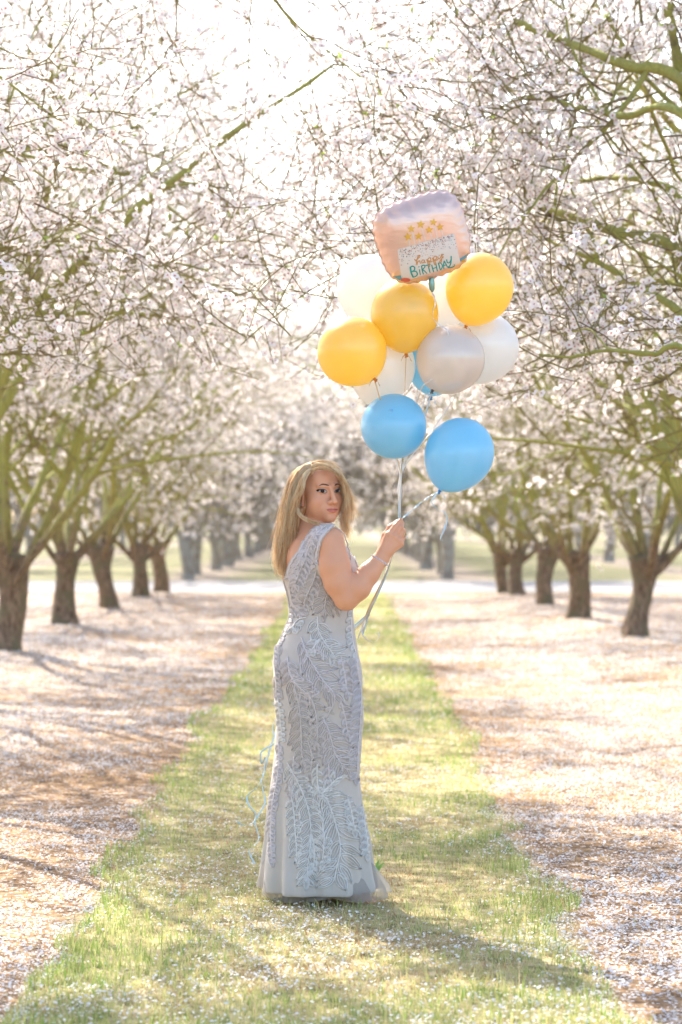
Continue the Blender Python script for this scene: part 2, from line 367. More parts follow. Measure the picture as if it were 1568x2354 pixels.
def tree_variant(seed, nsc=6, nfl=14000, lim=True, far=False, hgt=1.0, trunkh=0.95, lean=(0, 0), hero=None, spread=1.0, keep=None, zlow=0.95, near=False):
    rng = np.random.default_rng(seed); out = {}
    # trunk
    K = 13; S = 14; z = np.linspace(-0.1, trunkh, K); t = (z+0.1)/(trunkh+0.1)
    rr = 0.138+0.09*np.exp(-t*7)+0.065*np.clip(t-0.7, 0, 1)/0.3
    cx = lean[0]*t**1.3+0.035*np.sin(t*5+seed); cy = lean[1]*t**1.3+0.035*np.cos(t*4+seed)
    th = np.arange(S)/S*2*np.pi
    wob = 1+0.13*np.sin(2*th[None]+seed+3*t[:, None])+0.09*np.sin(5*th[None]+seed*2-4*t[:, None])+rng.normal(0, 0.025, (K, S))
    if far: rr = rr*1.05
    V = np.stack([cx[:, None]+rr[:, None]*wob*np.cos(th), cy[:, None]+rr[:, None]*wob*np.sin(th), np.repeat(z[:, None], S, 1)+rng.normal(0, 0.008, (K, S))], -1).reshape(-1, 3)
    k, s = np.meshgrid(np.arange(K-1), np.arange(S), indexing='ij'); a = k*S+s; b = k*S+(s+1) % S
    Q = np.stack([a, b, b+S, a+S], -1).reshape(-1, 4)
    top = len(V); V = np.vstack([V, [cx[-1], cy[-1], trunkh+0.06]])
    T = [((K-1)*S+i_, (K-1)*S+(i_+1) % S, top) for i_ in range(S)]
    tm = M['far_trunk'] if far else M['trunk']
    out['trunk'] = mesh_np('trunk', V, tris=T, quads=Q, mats=[tm])
    # scaffold limbs
    n = nsc; az = np.arange(n)/n*2*np.pi+rng.uniform(-0.35, 0.35, n)+seed
    el = np.radians(rng.uniform(42, 68, n)); el[0] = rad(80)
    d = np.stack([np.cos(az)*np.cos(el), np.sin(az)*np.cos(el), np.sin(el)], 1)
    st = np.array([cx[-1], cy[-1], trunkh-0.12])+d*np.array([0.07, 0.07, 0.03])-np.array([0, 0, 1])*rng.uniform(-.03, .26, n)[:, None]
    L = rng.uniform(4.9, 6.4, n)*hgt
    Sc, SR = grow(st, d, L, rng.uniform(0.040, 0.066, n), np.full(n, 0.004), 18, rng, 0.078, 0.012)
    Sc = Sc+np.array([spread-1, spread-1, 0])*(Sc-st[:, None])
    limbs = [(Sc[i_], SR[i_]) for i_ in range(n)]
    if hero is not None:
        HP, HR = hero
        limbs += [(HP[i_], HR[i_]) for i_ in range(len(HP))]
        Sc = np.concatenate([Sc, HP]); SR = np.concatenate([SR, HR])
    out['limbs'] = []
    for Pp, R in limbs:
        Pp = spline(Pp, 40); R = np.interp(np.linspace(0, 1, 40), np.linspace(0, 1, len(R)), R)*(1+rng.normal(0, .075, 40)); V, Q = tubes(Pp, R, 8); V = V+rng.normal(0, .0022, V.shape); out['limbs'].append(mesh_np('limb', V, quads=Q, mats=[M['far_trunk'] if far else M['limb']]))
    S1, R1 = sprout(Sc, SR, max(8, round(96/len(Sc))), 0.17, 0.97, rad(44), rng, lambda t, n: rng.uniform(1.3, 2.5, n)*(1.1-0.55*t)*hgt, 10, 0.55, 0.004, 0.13, 0.0)
    S2, R2 = sprout(S1, R1, 9, 0.12, 0.98, rad(48), rng, lambda t, n: rng.uniform(0.45, 1.05, n)*(1.1-0.4*t), 6, 0.6, 0.0030, 0.16, -0.01)
    S3, R3 = sprout(S2, R2, 4, 0.15, 0.98, rad(52), rng, lambda t, n: rng.uniform(0.12, 0.34, n), 2, 0.7, 0.0023, 0.15, 0.0)
    ok1 = S1[:, :, 2].min(1) > zlow+.1
    if keep is not None: ok1 &= keep(S1)
    S1, R1 = S1[ok1], R1[ok1]
    ok2 = S2[:, :, 2].min(1) > zlow; S2, R2 = S2[ok2], R2[ok2]
    ok3 = S3[:, :, 2].min(1) > zlow-.1; S3, R3 = S3[ok3], R3[ok3]
    if far:
        S3 = S3[::2]; R3 = R3[::2]*2.6; R2 = R2*1.8
    A = Acc()
    V, Q = tubes(S1, R1, 5); A.add(V, Q, m=0)
    V, Q = tubes(S2, R2, 3); A.add(V, Q, m=1)
    V, Q = tubes(S3, R3, 3); A.add(V, Q, m=1)
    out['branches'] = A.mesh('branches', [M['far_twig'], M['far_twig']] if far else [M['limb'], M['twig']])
    # blossom: clusters along the thin wood
    nspur = nfl//3
    per3 = max(1, math.ceil(nspur*0.95/len(S3))); per2 = max(1, math.ceil(nspur*0.35/len(S2)))
    p3, d3 = pts_on(S3, per3, rng); p2, d2 = pts_on(S2, per2, rng, 0.3)
    pp = np.vstack([p3, p2]); dd = np.vstack([d3, d2])
    rr_ = np.hypot(pp[:, 0], pp[:, 1]); kp = rng.random(len(pp)) < np.clip((rr_-0.8)/1.4, 0, 1)*.75+np.clip((pp[:, 2]-2.8)/1.4, 0, 1)+0.06
    pp = pp[kp]; dd = dd[kp]
    pr = rng.permutation(len(pp))[:nspur]; pp = pp[pr]; dd = dd[pr]
    m = 3
    pos = np.repeat(pp, m, 0)+rng.normal(0, 0.022, (len(pp)*m, 3)); dirs = np.repeat(dd, m, 0)
    nrm = unit(np.cross(dirs, rng.normal(0, 1, (len(pos), 3))))+0.3*dirs+rng.normal(0, 0.3, (len(pos), 3))
    pos = pos+unit(nrm)*0.015
    size = rng.uniform(0.0158, 0.0228, len(pos))*(1.9 if far else 1.0)
    bud = rng.random(len(pos)) < 0.12; size[bud] *= 0.45
    out['pos'] = pos
    out['blossom'] = flowers_mesh('blossom', pos, nrm, size, rng, [M['petal'], M['petal_centre'], M['calyx']], FT if near else FTL)
    # first leaves
    nl = 300 if far else 900
    p, dl = pts_on(S3, 1, rng, 0.8); sel = rng.permutation(len(p))[:nl//3]; p = np.repeat(p[sel], 3, 0); dl = np.repeat(dl[sel], 3, 0)
    tv = np.array([(0, 0, 0), (0.17, 0.1, 0.5), (0, 0, 1.0), (-0.17, 0.1, 0.5)])
    V = place_template(tv, p, dl+rng.normal(0, 0.5, p.shape), rng.uniform(0.022, 0.045, len(p)), rng)
    Q = np.arange(len(p)*4).reshape(-1, 4)
    out['leaves'] = mesh_np('young_leaves', V.reshape(-1, 3), quads=Q, mats=[M['young_leaf']], smooth=False)
    return out

def plant(vr, x, y, rz, sc, label, group, name='almond_tree'):
    r = thing(name, label, 'tree', (x, y, float(gh(x, y))), group)
    r.rotation_euler = (0, 0, rz); r.scale = (sc, sc, sc)
    link('trunk', vr['trunk'], r)
    for l in vr['limbs']: link('limb', l, r)
    link('branches', vr['branches'], r, kind='stuff')
    link('blossom', vr['blossom'], r, kind='stuff')
    link('young_leaves', vr['leaves'], r, kind='stuff')
    return r

VA = tree_variant(11, 8, 27000)
VB = tree_variant(23, 8, 27000, hgt=1.12, lean=(0.10, 0.0))
VC = tree_variant(37, 8, 27000, lean=(-0.08, 0.05))
VF = tree_variant(51, 6, 3600, far=True, trunkh=1.2, hgt=1.08)
VG = tree_variant(67, 6, 3600, far=True, trunkh=1.1, hgt=1.08)

# near right tree: its long mossy limbs cross the upper right of the picture
def hero_limbs(base, rows):
    HP = []; HR = []
    for pts, r0, r1 in rows:
        c = spline(np.array([P(a, b, 0, d) for a, b, d in pts]), 13)
        fork = np.array([base[0], base[1], 1.0]); st = fork+0.15*(c[0]-fork)*np.array([1, 1, 0.4])
        mid = fork*0.45+c[0]*0.55+np.array([0, 0, -0.12])
        full = spline(np.vstack([st, mid, c[[0, 3, 6, 9, 12]]]), 18)
        HP.append(full-np.array([base[0], base[1], 0])); HR.append(np.linspace(r0*1.5, r1, 18))
    return np.array(HP), np.array(HR)
RB = (3.38, 12.6)
hero = hero_limbs(RB, [
    ([(1600, 262, 12.4), (1434, 185, 12.5), (1284, 125, 12.8), (1134, 65, 13.1), (1060, 38, 13.3)], 0.030, 0.006),
    ([(1600, 640, 13.0), (1409, 565, 13.2), (1309, 530, 13.5), (1199, 500, 13.8), (1079, 482, 14.2)], 0.036, 0.007),
    ([(1600, 330, 11.8), (1434, 305, 12.2), (1334, 283, 12.5), (1219, 258, 12.8), (1134, 290, 13.1)], 0.020, 0.005),
    ([(1590, 520, 13.4), (1480, 450, 13.6), (1380, 443, 13.9), (1290, 460, 14.2), (1200, 500, 14.4)], 0.020, 0.005),
    ([(1600, 860, 11.0), (1500, 855, 11.0), (1400, 845, 11.1), (1310, 860, 11.2), (1240, 855, 11.3)], 0.014, 0.004),
    ([(1590, 780, 12.6), (1480, 700, 12.8), (1380, 640, 13.0), (1290, 600, 13.2), (1200, 560, 13.5)], 0.022, 0.005)])
VH = tree_variant(83, 4, 23000, hero=hero, keep=lambda s: (s[:, :, 0].min(1) > -2.6) & (s[:, :, 2].min(1) > 1.7), zlow=2.05, near=True)
LB = (-3.6, 13.9)
herol = hero_limbs(LB, [
    ([(-40, 420, 14.5), (120, 372, 14.8), (220, 345, 15.0), (290, 325, 15.2), (318, 318, 15.3)], 0.022, 0.008),
    ([(-40, 640, 14.0), (60, 600, 13.6), (180, 598, 13.3), (330, 620, 13.0), (480, 655, 12.8)], 0.014, 0.003),
    ([(60, -220, 12.8), (300, -190, 12.4), (560, -40, 12.2), (680, 90, 12.4), (860, 235, 12.8)], 0.018, 0.003)])
def sunpath(s):
    "drops branches near the sun ray to the woman, a gap made for the light"
    wx = s[:, :, 0]+LB[0]; wy = s[:, :, 1]+LB[1]; t = (s[:, :, 2]-1.3)/0.643
    d = np.hypot(wx+0.1+0.307*t, wy-9.3-0.702*t); return (s[:, :, 2].min(1) > 1.5) & ((d.min(1) > 1.0) | (s[:, 0, 2] > 5.2)) & (wx.max(1) < -0.3)
VL = tree_variant(97, 5, 22000, hero=herol, keep=sunpath, zlow=2.2, near=True)  # crown shaped with an added gap so sunlight reaches the woman
VN = tree_variant(131, 8, 27000, hgt=1.12, keep=lambda s: s[:, :, 2].min(1) > 2.3, zlow=2.2, near=True)

ORD = ['first', 'second', 'third', 'fourth', 'fifth', 'sixth', 'seventh', 'eighth', 'ninth', 'tenth', 'eleventh', 'twelfth', 'thirteenth', 'fourteenth', 'fifteenth']
GL = 'almond trees in blossom along the left side of the grass strip'
GR = 'almond trees in blossom along the right side of the grass strip'
def best_turn(vs, x, y, good, bad, n=48):
    "the turn of a tree whose sprays reach the wanted place and leave the lane open"
    b = (-1e9, None, 0)
    for v in vs:
        p = v['pos'][::4]
        for k in range(n):
            a = k/n*2*np.pi; wx = x+p[:, 0]*math.cos(a)-p[:, 1]*math.sin(a); wy = y+p[:, 0]*math.sin(a)+p[:, 1]*math.cos(a)
            px = 790+wx/np.maximum(wy, .1)*F; py = 1195-(p[:, 2]-CAMH)/np.maximum(wy, .1)*F; f = (wy > 4.0)
            g = (f & good(px, py, wy)).sum()-3*(f & bad(px, py, wy)).sum()-5*((wy < 4) & (wy > .3) & (np.abs(wx) < .16*wy) & (np.abs(p[:, 2]-CAMH) < .24*wy)).sum()
            if g > b[0]: b = (g, v, a)
    return b[1], b[2]
v_, a_ = best_turn([VN], -3.75, 7.6, lambda x, y, d: (x > -60) & (x < 420) & (y > -40) & (y < 240) & (d > 5.5), lambda x, y, d: ((x > 470) & (x < 1600) & (y > 0) & (y < 2354)) | ((x > 0) & (x < 470) & (y > 480)))
plant(v_, -3.75, 7.6, a_, 1.0, 'nearest left almond tree, only its blurred flower sprays in the upper left corner show', GL)
plant(VL, LB[0], LB[1], 0.0, 1.0, 'left almond tree out of frame, its thin branch arching over the sky gap', GL)
v_, a_ = best_turn([VN], -3.65, 19.9, lambda x, y, d: (x > 0) & (x < 660) & (y > 0) & (y < 600), lambda x, y, d: (x > 690) & (x < 1000) & (y < 900))
plant(v_, -3.65, 19.9, a_, 1.04, 'left almond tree with its trunk just outside the left edge and limbs leaning in', GL)
LROW = [(-3.55, 25.7, VA, 0.3, 1.05, 'almond tree with the thickest dark trunk, cut by the left edge of the photo'),
        (-3.64, 31.8, VC, 1.9, 0.98, 'second trunk from the left, almond tree with a pale twig of blossom before it'),
        (-3.68, 37.7, VB, 3.3, 1.0, 'third trunk from the left, dark almond trunk leaning a little to the right'),
        (-3.65, 43.3, VA, 4.4, 0.96, 'fourth trunk from the left, slimmer almond tree near the pale road'),
        (-3.65, 48.0, VC, 5.6, 0.95, 'fifth trunk from the left, last almond tree before the pale road')]
for x, y, v, rz, s, lb in LROW: plant(v, x, y, rz, s, lb, GL)
plant(VH, RB[0], RB[1], 0.0, 1.0, 'near right almond tree out of frame whose sharp mossy limbs cross the upper right', GR)
v_, a_ = best_turn([VN, VA], 3.45, 17.0, lambda x, y, d: (x > 880) & (x < 1568) & (y > 0) & (y < 900), lambda x, y, d: (x > 600) & (x < 850) & (y < 900))
plant(v_, 3.45, 17.0, a_, 1.0, 'right almond tree with its trunk outside the right edge and dense flowering crown', GR)
RROW = [(3.62, 22.9, VC, 0.75, 1.0, 'leaning almond trunk cut by the right edge of the photo'),
        (3.48, 28.6, VB, 0.2, 1.0, 'almond tree with the thickest whole trunk in the right row'),
        (3.34, 34.5, VA, 5.2, 0.98, 'right row almond tree with a forked trunk, second whole trunk from the right'),
        (3.30, 39.9, VC, 3.6, 0.97, 'right row almond tree, third whole trunk from the right'),
        (3.27, 45.6, VB, 1.4, 0.86, 'right row almond tree beside the road, the right one of two close slim trunks'),
        (3.15, 48.0, VA, 2.9, 0.82, 'right row almond tree beside the road, the left one of two close slim trunks')]
for x, y, v, rz, s, lb in RROW: plant(v, x, y, rz, s, lb, GR)
for i_, (x, y, v, rz) in enumerate([(-10.4, 29.5, VB, 1.0), (-10.5, 36.5, VA, 2.2), (-10.4, 43.0, VC, 3.0)]):
    plant(v, x, y, rz, 1.0, ORD[i_]+' nearest blossoming almond tree of the outer left row', 'outer left row of almond trees')
for i_, (x, y, v, rz) in enumerate([(10.3, 29.0, VC, 4.0), (10.4, 36.0, VB, 5.2), (10.2, 43.0, VA, 0.2)]):
    plant(v, x, y, rz, 1.0, ORD[i_]+' nearest blossoming almond tree of the outer right row', 'outer right row of almond trees')

# second orchard across the road
rf = np.random.default_rng(5)
def far_row(x0, n, y0, side, dy=6.6, dx=0.0):
    for k in range(n):
        y = y0+dy*k+rf.uniform(-0.4, 0.4); x = x0+dx*k+rf.uniform(-0.15, 0.15)
        plant(VF if (k+side) % 2 else VG, x, y, rf.uniform(0, 6.28), rf.uniform(0.92, 1.08),
              ORD[k]+' tree from the road in '+FROW[side]+' of the far orchard',
              'pale-trunked almond trees across the road, '+FROW[side])
FROW = ['the inner left row', 'the inner right row', 'the outer left row', 'the outer right row', 'the farthest left row', 'the farthest right row']
far_row(-3.9, 15, 58.6, 0, 5.8, 0.02); far_row(2.55, 15, 59.0, 1, 5.8, 0.0)
far_row(-10.6, 7, 60.5, 2, 11); far_row(9.2, 7, 62.0, 3, 11)
far_row(-17.5, 4, 72, 4, 15); far_row(16.0, 4, 70, 5, 15)

# the far end of the second orchard reads as one mass of bare crowns
rt = np.random.default_rng(31); nS = 620
st = np.stack([rt.uniform(-26, 26, nS), rt.uniform(150, 172, nS), rt.uniform(0.2, 1.2, nS)], 1)
Sp, Sr = grow(st, np.stack([rt.normal(0, .45, nS), rt.normal(0, .3, nS), np.ones(nS)], 1), rt.uniform(3, 6, nS), np.full(nS, .07), np.full(nS, .02), 7, rt, .18, 0)
S2_, R2_ = sprout(Sp, Sr, 5, .15, .95, rad(45), rt, lambda t, n: rt.uniform(.8, 2.0, n), 4, .7, .015, .2)
A = Acc(); V, Q = tubes(Sp, Sr, 3); A.add(V, Q, m=0); V, Q = tubes(S2_, R2_, 3); A.add(V, Q, m=0)
p_, d_ = pts_on(S2_, 3, rt); tvq = np.array([(-.5, -.5, 0), (.5, -.5, 0), (.5, .5, 0), (-.5, .5, 0)])
V = place_template(tvq, p_, rt.normal(0, 1, p_.shape), rt.uniform(.06, .16, len(p_)), rt); A.add(V.reshape(-1, 3), np.arange(len(p_)*4).reshape(-1, 4), m=rt.choice([1, 0], len(p_), p=[.55, .45]))
dt = link('distant_orchard', A.mesh('distant_orchard', [M['far_twig'], M['petal']], smooth=False), kind='stuff')
dt['label'] = 'hazy mass of bare and flowering crowns closing the end of the avenue'; dt['category'] = 'trees'

# ------------------------------------------------------------------ the woman
def surface_nets(f, xs, ys, zs):
    s = f < 0
    cnt = np.zeros(tuple(np.array(f.shape)-1), np.uint8)
    for a in (0, 1):
        for b in (0, 1):
            for c in (0, 1):
                cnt += s[a:f.shape[0]-1+a, b:f.shape[1]-1+b, c:f.shape[2]-1+c]
    act = (cnt > 0) & (cnt < 8)
    I, J, K = np.nonzero(act); n = len(I)
    idx = np.full(act.shape, -1, np.int32); idx[I, J, K] = np.arange(n)
    cor = [(a, b, c) for a in (0, 1) for b in (0, 1) for c in (0, 1)]
    fv = {q: f[I+q[0], J+q[1], K+q[2]] for q in cor}
    pv = {q: np.stack([xs[I+q[0]], ys[J+q[1]], zs[K+q[2]]], 1) for q in cor}
    acc = np.zeros((n, 3)); num = np.zeros(n)
    for p in cor:
        for ax in range(3):
            if p[ax] == 0:
                q = list(p); q[ax] = 1; q = tuple(q)
                m = (fv[p] < 0) != (fv[q] < 0)
                tt = np.where(m, fv[p]/np.where(m, fv[p]-fv[q], 1), 0)[:, None]
                acc += np.where(m[:, None], pv[p]+(pv[q]-pv[p])*tt, 0); num += m
    V = acc/num[:, None]
    Q = []
    nx, ny, nz = f.shape
    def emit(A, B, sw):
        m = A != B; i, j, k = np.nonzero(m); fl = A[i, j, k]
        return i, j, k, fl
    i, j, k, fl = emit(s[:-1, 1:-1, 1:-1], s[1:, 1:-1, 1:-1], 0); j = j+1; k = k+1
    q = np.stack([idx[i, j-1, k-1], idx[i, j, k-1], idx[i, j, k], idx[i, j-1, k]], 1); q[~fl] = q[~fl][:, ::-1]; Q.append(q)
    i, j, k, fl = emit(s[1:-1, :-1, 1:-1], s[1:-1, 1:, 1:-1], 0); i = i+1; k = k+1
    q = np.stack([idx[i-1, j, k-1], idx[i-1, j, k], idx[i, j, k], idx[i, j, k-1]], 1); q[~fl] = q[~fl][:, ::-1]; Q.append(q)
    i, j, k, fl = emit(s[1:-1, 1:-1, :-1], s[1:-1, 1:-1, 1:], 0); i = i+1; j = j+1
    q = np.stack([idx[i-1, j-1, k], idx[i, j-1, k], idx[i, j, k], idx[i-1, j, k]], 1); q[~fl] = q[~fl][:, ::-1]; Q.append(q)
    Q = np.concatenate(Q); Q = Q[(Q >= 0).all(1)]
    return V, Q
class Field:
    def __init__(s, xs, ys, zs):
        s.xs, s.ys, s.zs = [np.asarray(a, np.float32) for a in (xs, ys, zs)]
        s.f = np.full((len(xs), len(ys), len(zs)), 0.06, np.float32)
    def reg(s, lo, hi, m):
        sl = []
        for a, l, h in zip((s.xs, s.ys, s.zs), lo, hi):
            sl.append(slice(max(0, np.searchsorted(a, l-m)), min(len(a), np.searchsorted(a, h+m)+1)))
        return tuple(sl), s.xs[sl[0]][:, None, None], s.ys[sl[1]][None, :, None], s.zs[sl[2]][None, None, :]
    def put(s, sl, d, k, op='u'):
        a = s.f[sl]
        if op == 'u':
            h = np.clip(0.5+0.5*(a-d)/k, 0, 1) if k > 0 else (a > d).astype(np.float32)
            s.f[sl] = a*(1-h)+d*h-(k*h*(1-h) if k > 0 else 0)
        else:                       # subtract
            d = -d; h = np.clip(0.5+0.5*(d-a)/k, 0, 1); s.f[sl] = a*(1-h)+d*h+k*h*(1-h)
    def cone(s, a, b, ra, rb, k=0.01, op='u', R=None):
        a = np.asarray(a, float); b = np.asarray(b, float); m = 1.6*k+0.01; r = max(ra, rb)
        sl, x, y, z = s.reg(np.minimum(a, b)-r, np.maximum(a, b)+r, m)
        ba = b-a; L = float(ba@ba)+1e-12
        t = np.clip(((x-a[0])*ba[0]+(y-a[1])*ba[1]+(z-a[2])*ba[2])/L, 0, 1)
        d = np.sqrt((x-a[0]-ba[0]*t)**2+(y-a[1]-ba[1]*t)**2+(z-a[2]-ba[2]*t)**2)-(ra+(rb-ra)*t)
        s.put(sl, d, k, op)
    def chain(s, pts, rs, k=0.01, op='u'):
        for i in range(len(pts)-1): s.cone(pts[i], pts[i+1], rs[i], rs[i+1], k, op)
    def ell(s, c, r, k=0.01, op='u', R=None):
        c = np.asarray(c, float); r = np.asarray(r, float); m = 1.6*k+0.01; rm = max(r)
        sl, x, y, z = s.reg(c-rm, c+rm, m)
        x = x-c[0]; y = y-c[1]; z = z-c[2]
        if R is not None:
            x, y, z = (R[0][0]*x+R[1][0]*y+R[2][0]*z, R[0][1]*x+R[1][1]*y+R[2][1]*z, R[0][2]*x+R[1][2]*y+R[2][2]*z)
        k0 = np.sqrt((x/r[0])**2+(y/r[1])**2+(z/r[2])**2); k1 = np.sqrt((x/r[0]**2)**2+(y/r[1]**2)**2+(z/r[2]**2)**2)
        s.put(sl, k0*(k0-1)/(k1+1e-9), k, op)
    def loft(s, tab, shrink=0.0, k=0.01, folds=None, zr=None):
        "tab rows: z, cx, cy, a, b"
        tab = tab[np.argsort(tab[:, 0])]; z0, z1 = tab[0, 0], tab[-1, 0]
        if zr: z0, z1 = zr
        sl, x, y, z = s.reg((tab[:, 1]-tab[:, 3]).min()*np.array([1, 0, 0])+np.array([0, (tab[:, 2]-tab[:, 4]).min(), z0]),
                            (tab[:, 1]+tab[:, 3]).max()*np.array([1, 0, 0])+np.array([0, (tab[:, 2]+tab[:, 4]).max(), z1]), 0.09)
        zc = np.clip(z, tab[0, 0], tab[-1, 0])
        g = lambda c: np.interp(zc[0, 0], tab[:, 0], tab[:, c])[None, None, :]
        cx, cy, a, b = g(1), g(2), g(3)-shrink, g(4)-shrink
        X_ = x-cx; Y_ = y-cy
        if folds is not None:
            an = np.arctan2(Y_/b, X_/a); fo = folds(an, zc); a = a+fo; b = b+fo
        k0 = np.sqrt((X_/a)**2+(Y_/b)**2); k1 = np.sqrt((X_/a**2)**2+(Y_/b**2)**2)
        d = k0*(k0-1)/(k1+1e-9)
        d = np.maximum(d, np.maximum(z0-z, z-z1))
        s.put(sl, d.astype(np.float32), k)

BASE = P(740, 2070); BASE[2] = 0.0
AL = rad(25); FWD = np.array([math.cos(AL), math.sin(AL), 0]); SIDE = np.array([math.sin(AL), -math.cos(AL), 0])
# torso outline read off the photograph: py, left, right, half depth
rows = [(1262, 668, 795, .105), (1280, 656, 812, .125), (1307, 651, 822, .135), (1330, 649, 825, .138), (1357, 656, 820, .130), (1382, 662, 815, .122), (1398, 666, 813, .118), (1421, 664, 813, .120),
        (1455, 649, 815, .130), (1489, 633, 823, .150), (1523, 627, 829, .162), (1564, 628, 833, .168), (1607, 632, 835, .165), (1669, 634, 835, .155),
        (1731, 631, 830, .145), (1789, 624, 825, .140), (1839, 618, 831, .148), (1885, 614, 838, .160), (1932, 612, 848, .175), (1978, 608, 852, .190), (2009, 606, 856, .20), (2032, 606, 860, .205), (2044, 606, 860, .205)]
tab = []
for py, l, r, b in rows:
    a0 = P(l, py); a1 = P(r, py); tab.append((a0[2], (a0[0]+a1[0])/2, D0, (a1[0]-a0[0])/2, b))
TAB = np.array(tab)
# head frame
YAW = rad(30); ROLL = rad(1.5)
cy_, sy_ = math.cos(YAW), math.sin(YAW)
Rz = np.array([[cy_, -sy_, 0], [sy_, cy_, 0], [0, 0, 1]])
Rr = np.array([[math.cos(ROLL), 0, -math.sin(ROLL)], [0, 1, 0], [math.sin(ROLL), 0, math.cos(ROLL)]])
HR = Rz@Rr
EM = P(761, 1129, -0.08)
HO = EM-HR@np.array([0, -0.085, 0.0])
H = lambda x, y, z: HO+HR@np.array([x, y, z], float)

xs = np.concatenate([np.arange(-0.36, -0.19, 0.006), np.arange(-0.19, 0.255, 0.0027)])
ys = D0+np.concatenate([np.arange(-0.24, 0.12, 0.0027), np.arange(0.12, 0.33, 0.007)])
zs = np.concatenate([np.arange(-0.03, 0.13, 0.004), np.arange(0.13, 1.0, 0.02), np.arange(1.0, 1.315, 0.006), np.arange(1.315, 1.705, 0.0026)])
B = Field(xs, ys, zs)
# torso and legs (mostly under the dress)
B.loft(TAB[TAB[:, 0] > 0.86], 0.012, 0.04)
Jn = P(757, 1245, -0.135); Jf = P(697, 1243, 0.15); NB = P(713, 1228, 0.0)
B.cone(Jn+[-.012, .02, -.0], NB, 0.053, 0.058, 0.05); B.cone(Jf, NB, 0.053, 0.058, 0.05)
B.ell(P(728, 1285, -0.01), (0.105, 0.125, 0.10), 0.05)
B.ell(P(700, 1275, -0.05), (0.065, 0.06, 0.07), 0.04)
hips = [(P(742, 1560, -0.07), P(742, 1800, -0.06), P(770, 2012, -0.06)), (P(720, 1560, 0.08), P(715, 1800, 0.08), P(668, 2015, 0.07))]
for a, b, c in hips:
    B.chain([a, b, c], [0.085, 0.055, 0.036], 0.03)
# feet in heeled sandals
for hl, bl, to, dy in (((767, 2042), (838, 2066), (866, 2072), -0.07), ((662, 2047), (716, 2062), (738, 2066), 0.06)):
    h_ = P(*hl, dy); b_ = P(*bl, dy); t_ = P(*to, dy)
    B.chain([P(770 if dy < 0 else 668, 2012, dy), h_], [0.034, 0.026], 0.02)
    B.chain([h_, (h_+b_)/2+[0, 0, 0.012], b_], [0.026, 0.027, 0.026], 0.015)
    for q, (w_, l_) in enumerate(((-0.03, -0.012), (-0.015, -0.002), (0.0, 0.003), (0.014, 0.001), (0.028, 0.006))):
        B.cone(b_+[0.004, w_, 0], t_+[l_, w_*0.9, 0.002], 0.011, 0.0085 if q < 4 else 0.0115, 0.007)
# arm
EL = P(796, 1374, -0.15); WR = P(877, 1283, -0.12)
B.chain([Jn, P(768, 1300, -0.15), P(779, 1338, -0.152), EL], [0.057, 0.0575, 0.054, 0.046], 0.02)
B.chain([EL, P(822, 1350, -0.148), P(848, 1318, -0.135), WR], [0.047, 0.049, 0.0405, 0.030], 0.012)
# other arm, bent in front of the body
EF = P(735, 1385, 0.20); WF = P(775, 1352, 0.10)
B.chain([Jf, P(705, 1310, 0.19), EF], [0.05, 0.05, 0.042], 0.02); B.chain([EF, WF], [0.04, 0.028], 0.01)
B.ell(WF+[0.03, -0.01, 0.01], (0.04, 0.02, 0.033), 0.012)
# hand: the back of the hand faces the camera, fingers pinch the ribbons at the top
def Z(x, y, dy): return P(809.3+.0887*x, 1169.7+.0887*y, -0.12+dy)
B.cone(WR, Z(860, 1120, 0), 0.029, 0.027, 0.01)
for a, b, ra, rb in (((820, 1100, 0), (960, 680, 0), .021, .0175), ((880, 1080, 0.0), (1080, 740, 0.002), .021, .0175), ((930, 1060, 0), (1180, 830, .004), .020, .0165), ((960, 1060, 0), (1245, 910, .008), .0185, .0145)):
    B.cone(Z(*a), Z(*b), ra, rb, 0.014)
fing = [([(965, 660, -.002), (1120, 450, .004), (1215, 345, .010), (1268, 285, .012)], [.0125, .0105, .0092, .0080]),
        ([(1090, 720, .000), (1262, 480, .004), (1290, 380, .020), (1262, 320, .030)], [.0128, .0110, .0095, .0082]),
        ([(1190, 800, .003), (1312, 590, .012), (1318, 560, .040), (1225, 560, .050)], [.0122, .0106, .0092, .0080]),
        ([(1255, 880, .008), (1325, 740, .020), (1310, 700, .044), (1215, 690, .050)], [.0112, .0095, .0085, .0075])]
for pts, rs in fing: B.chain([Z(*p) for p in pts], rs, 0.0035)
B.chain([Z(800, 980, .012), Z(870, 690, .022), Z(985, 490, .024), Z(1165, 335, .018)], [.019, .0145, .0115, .0085], 0.006)
for p in ((975, 655, -.012), (1100, 715, -.011), (1200, 790, -.008), (1262, 870, -.002)): B.ell(Z(*p), (0.0075,)*3, 0.008)
# neck
B.chain([P(712, 1245, 0.0), H(0, 0.03, -0.075)], [0.060, 0.054], 0.03)
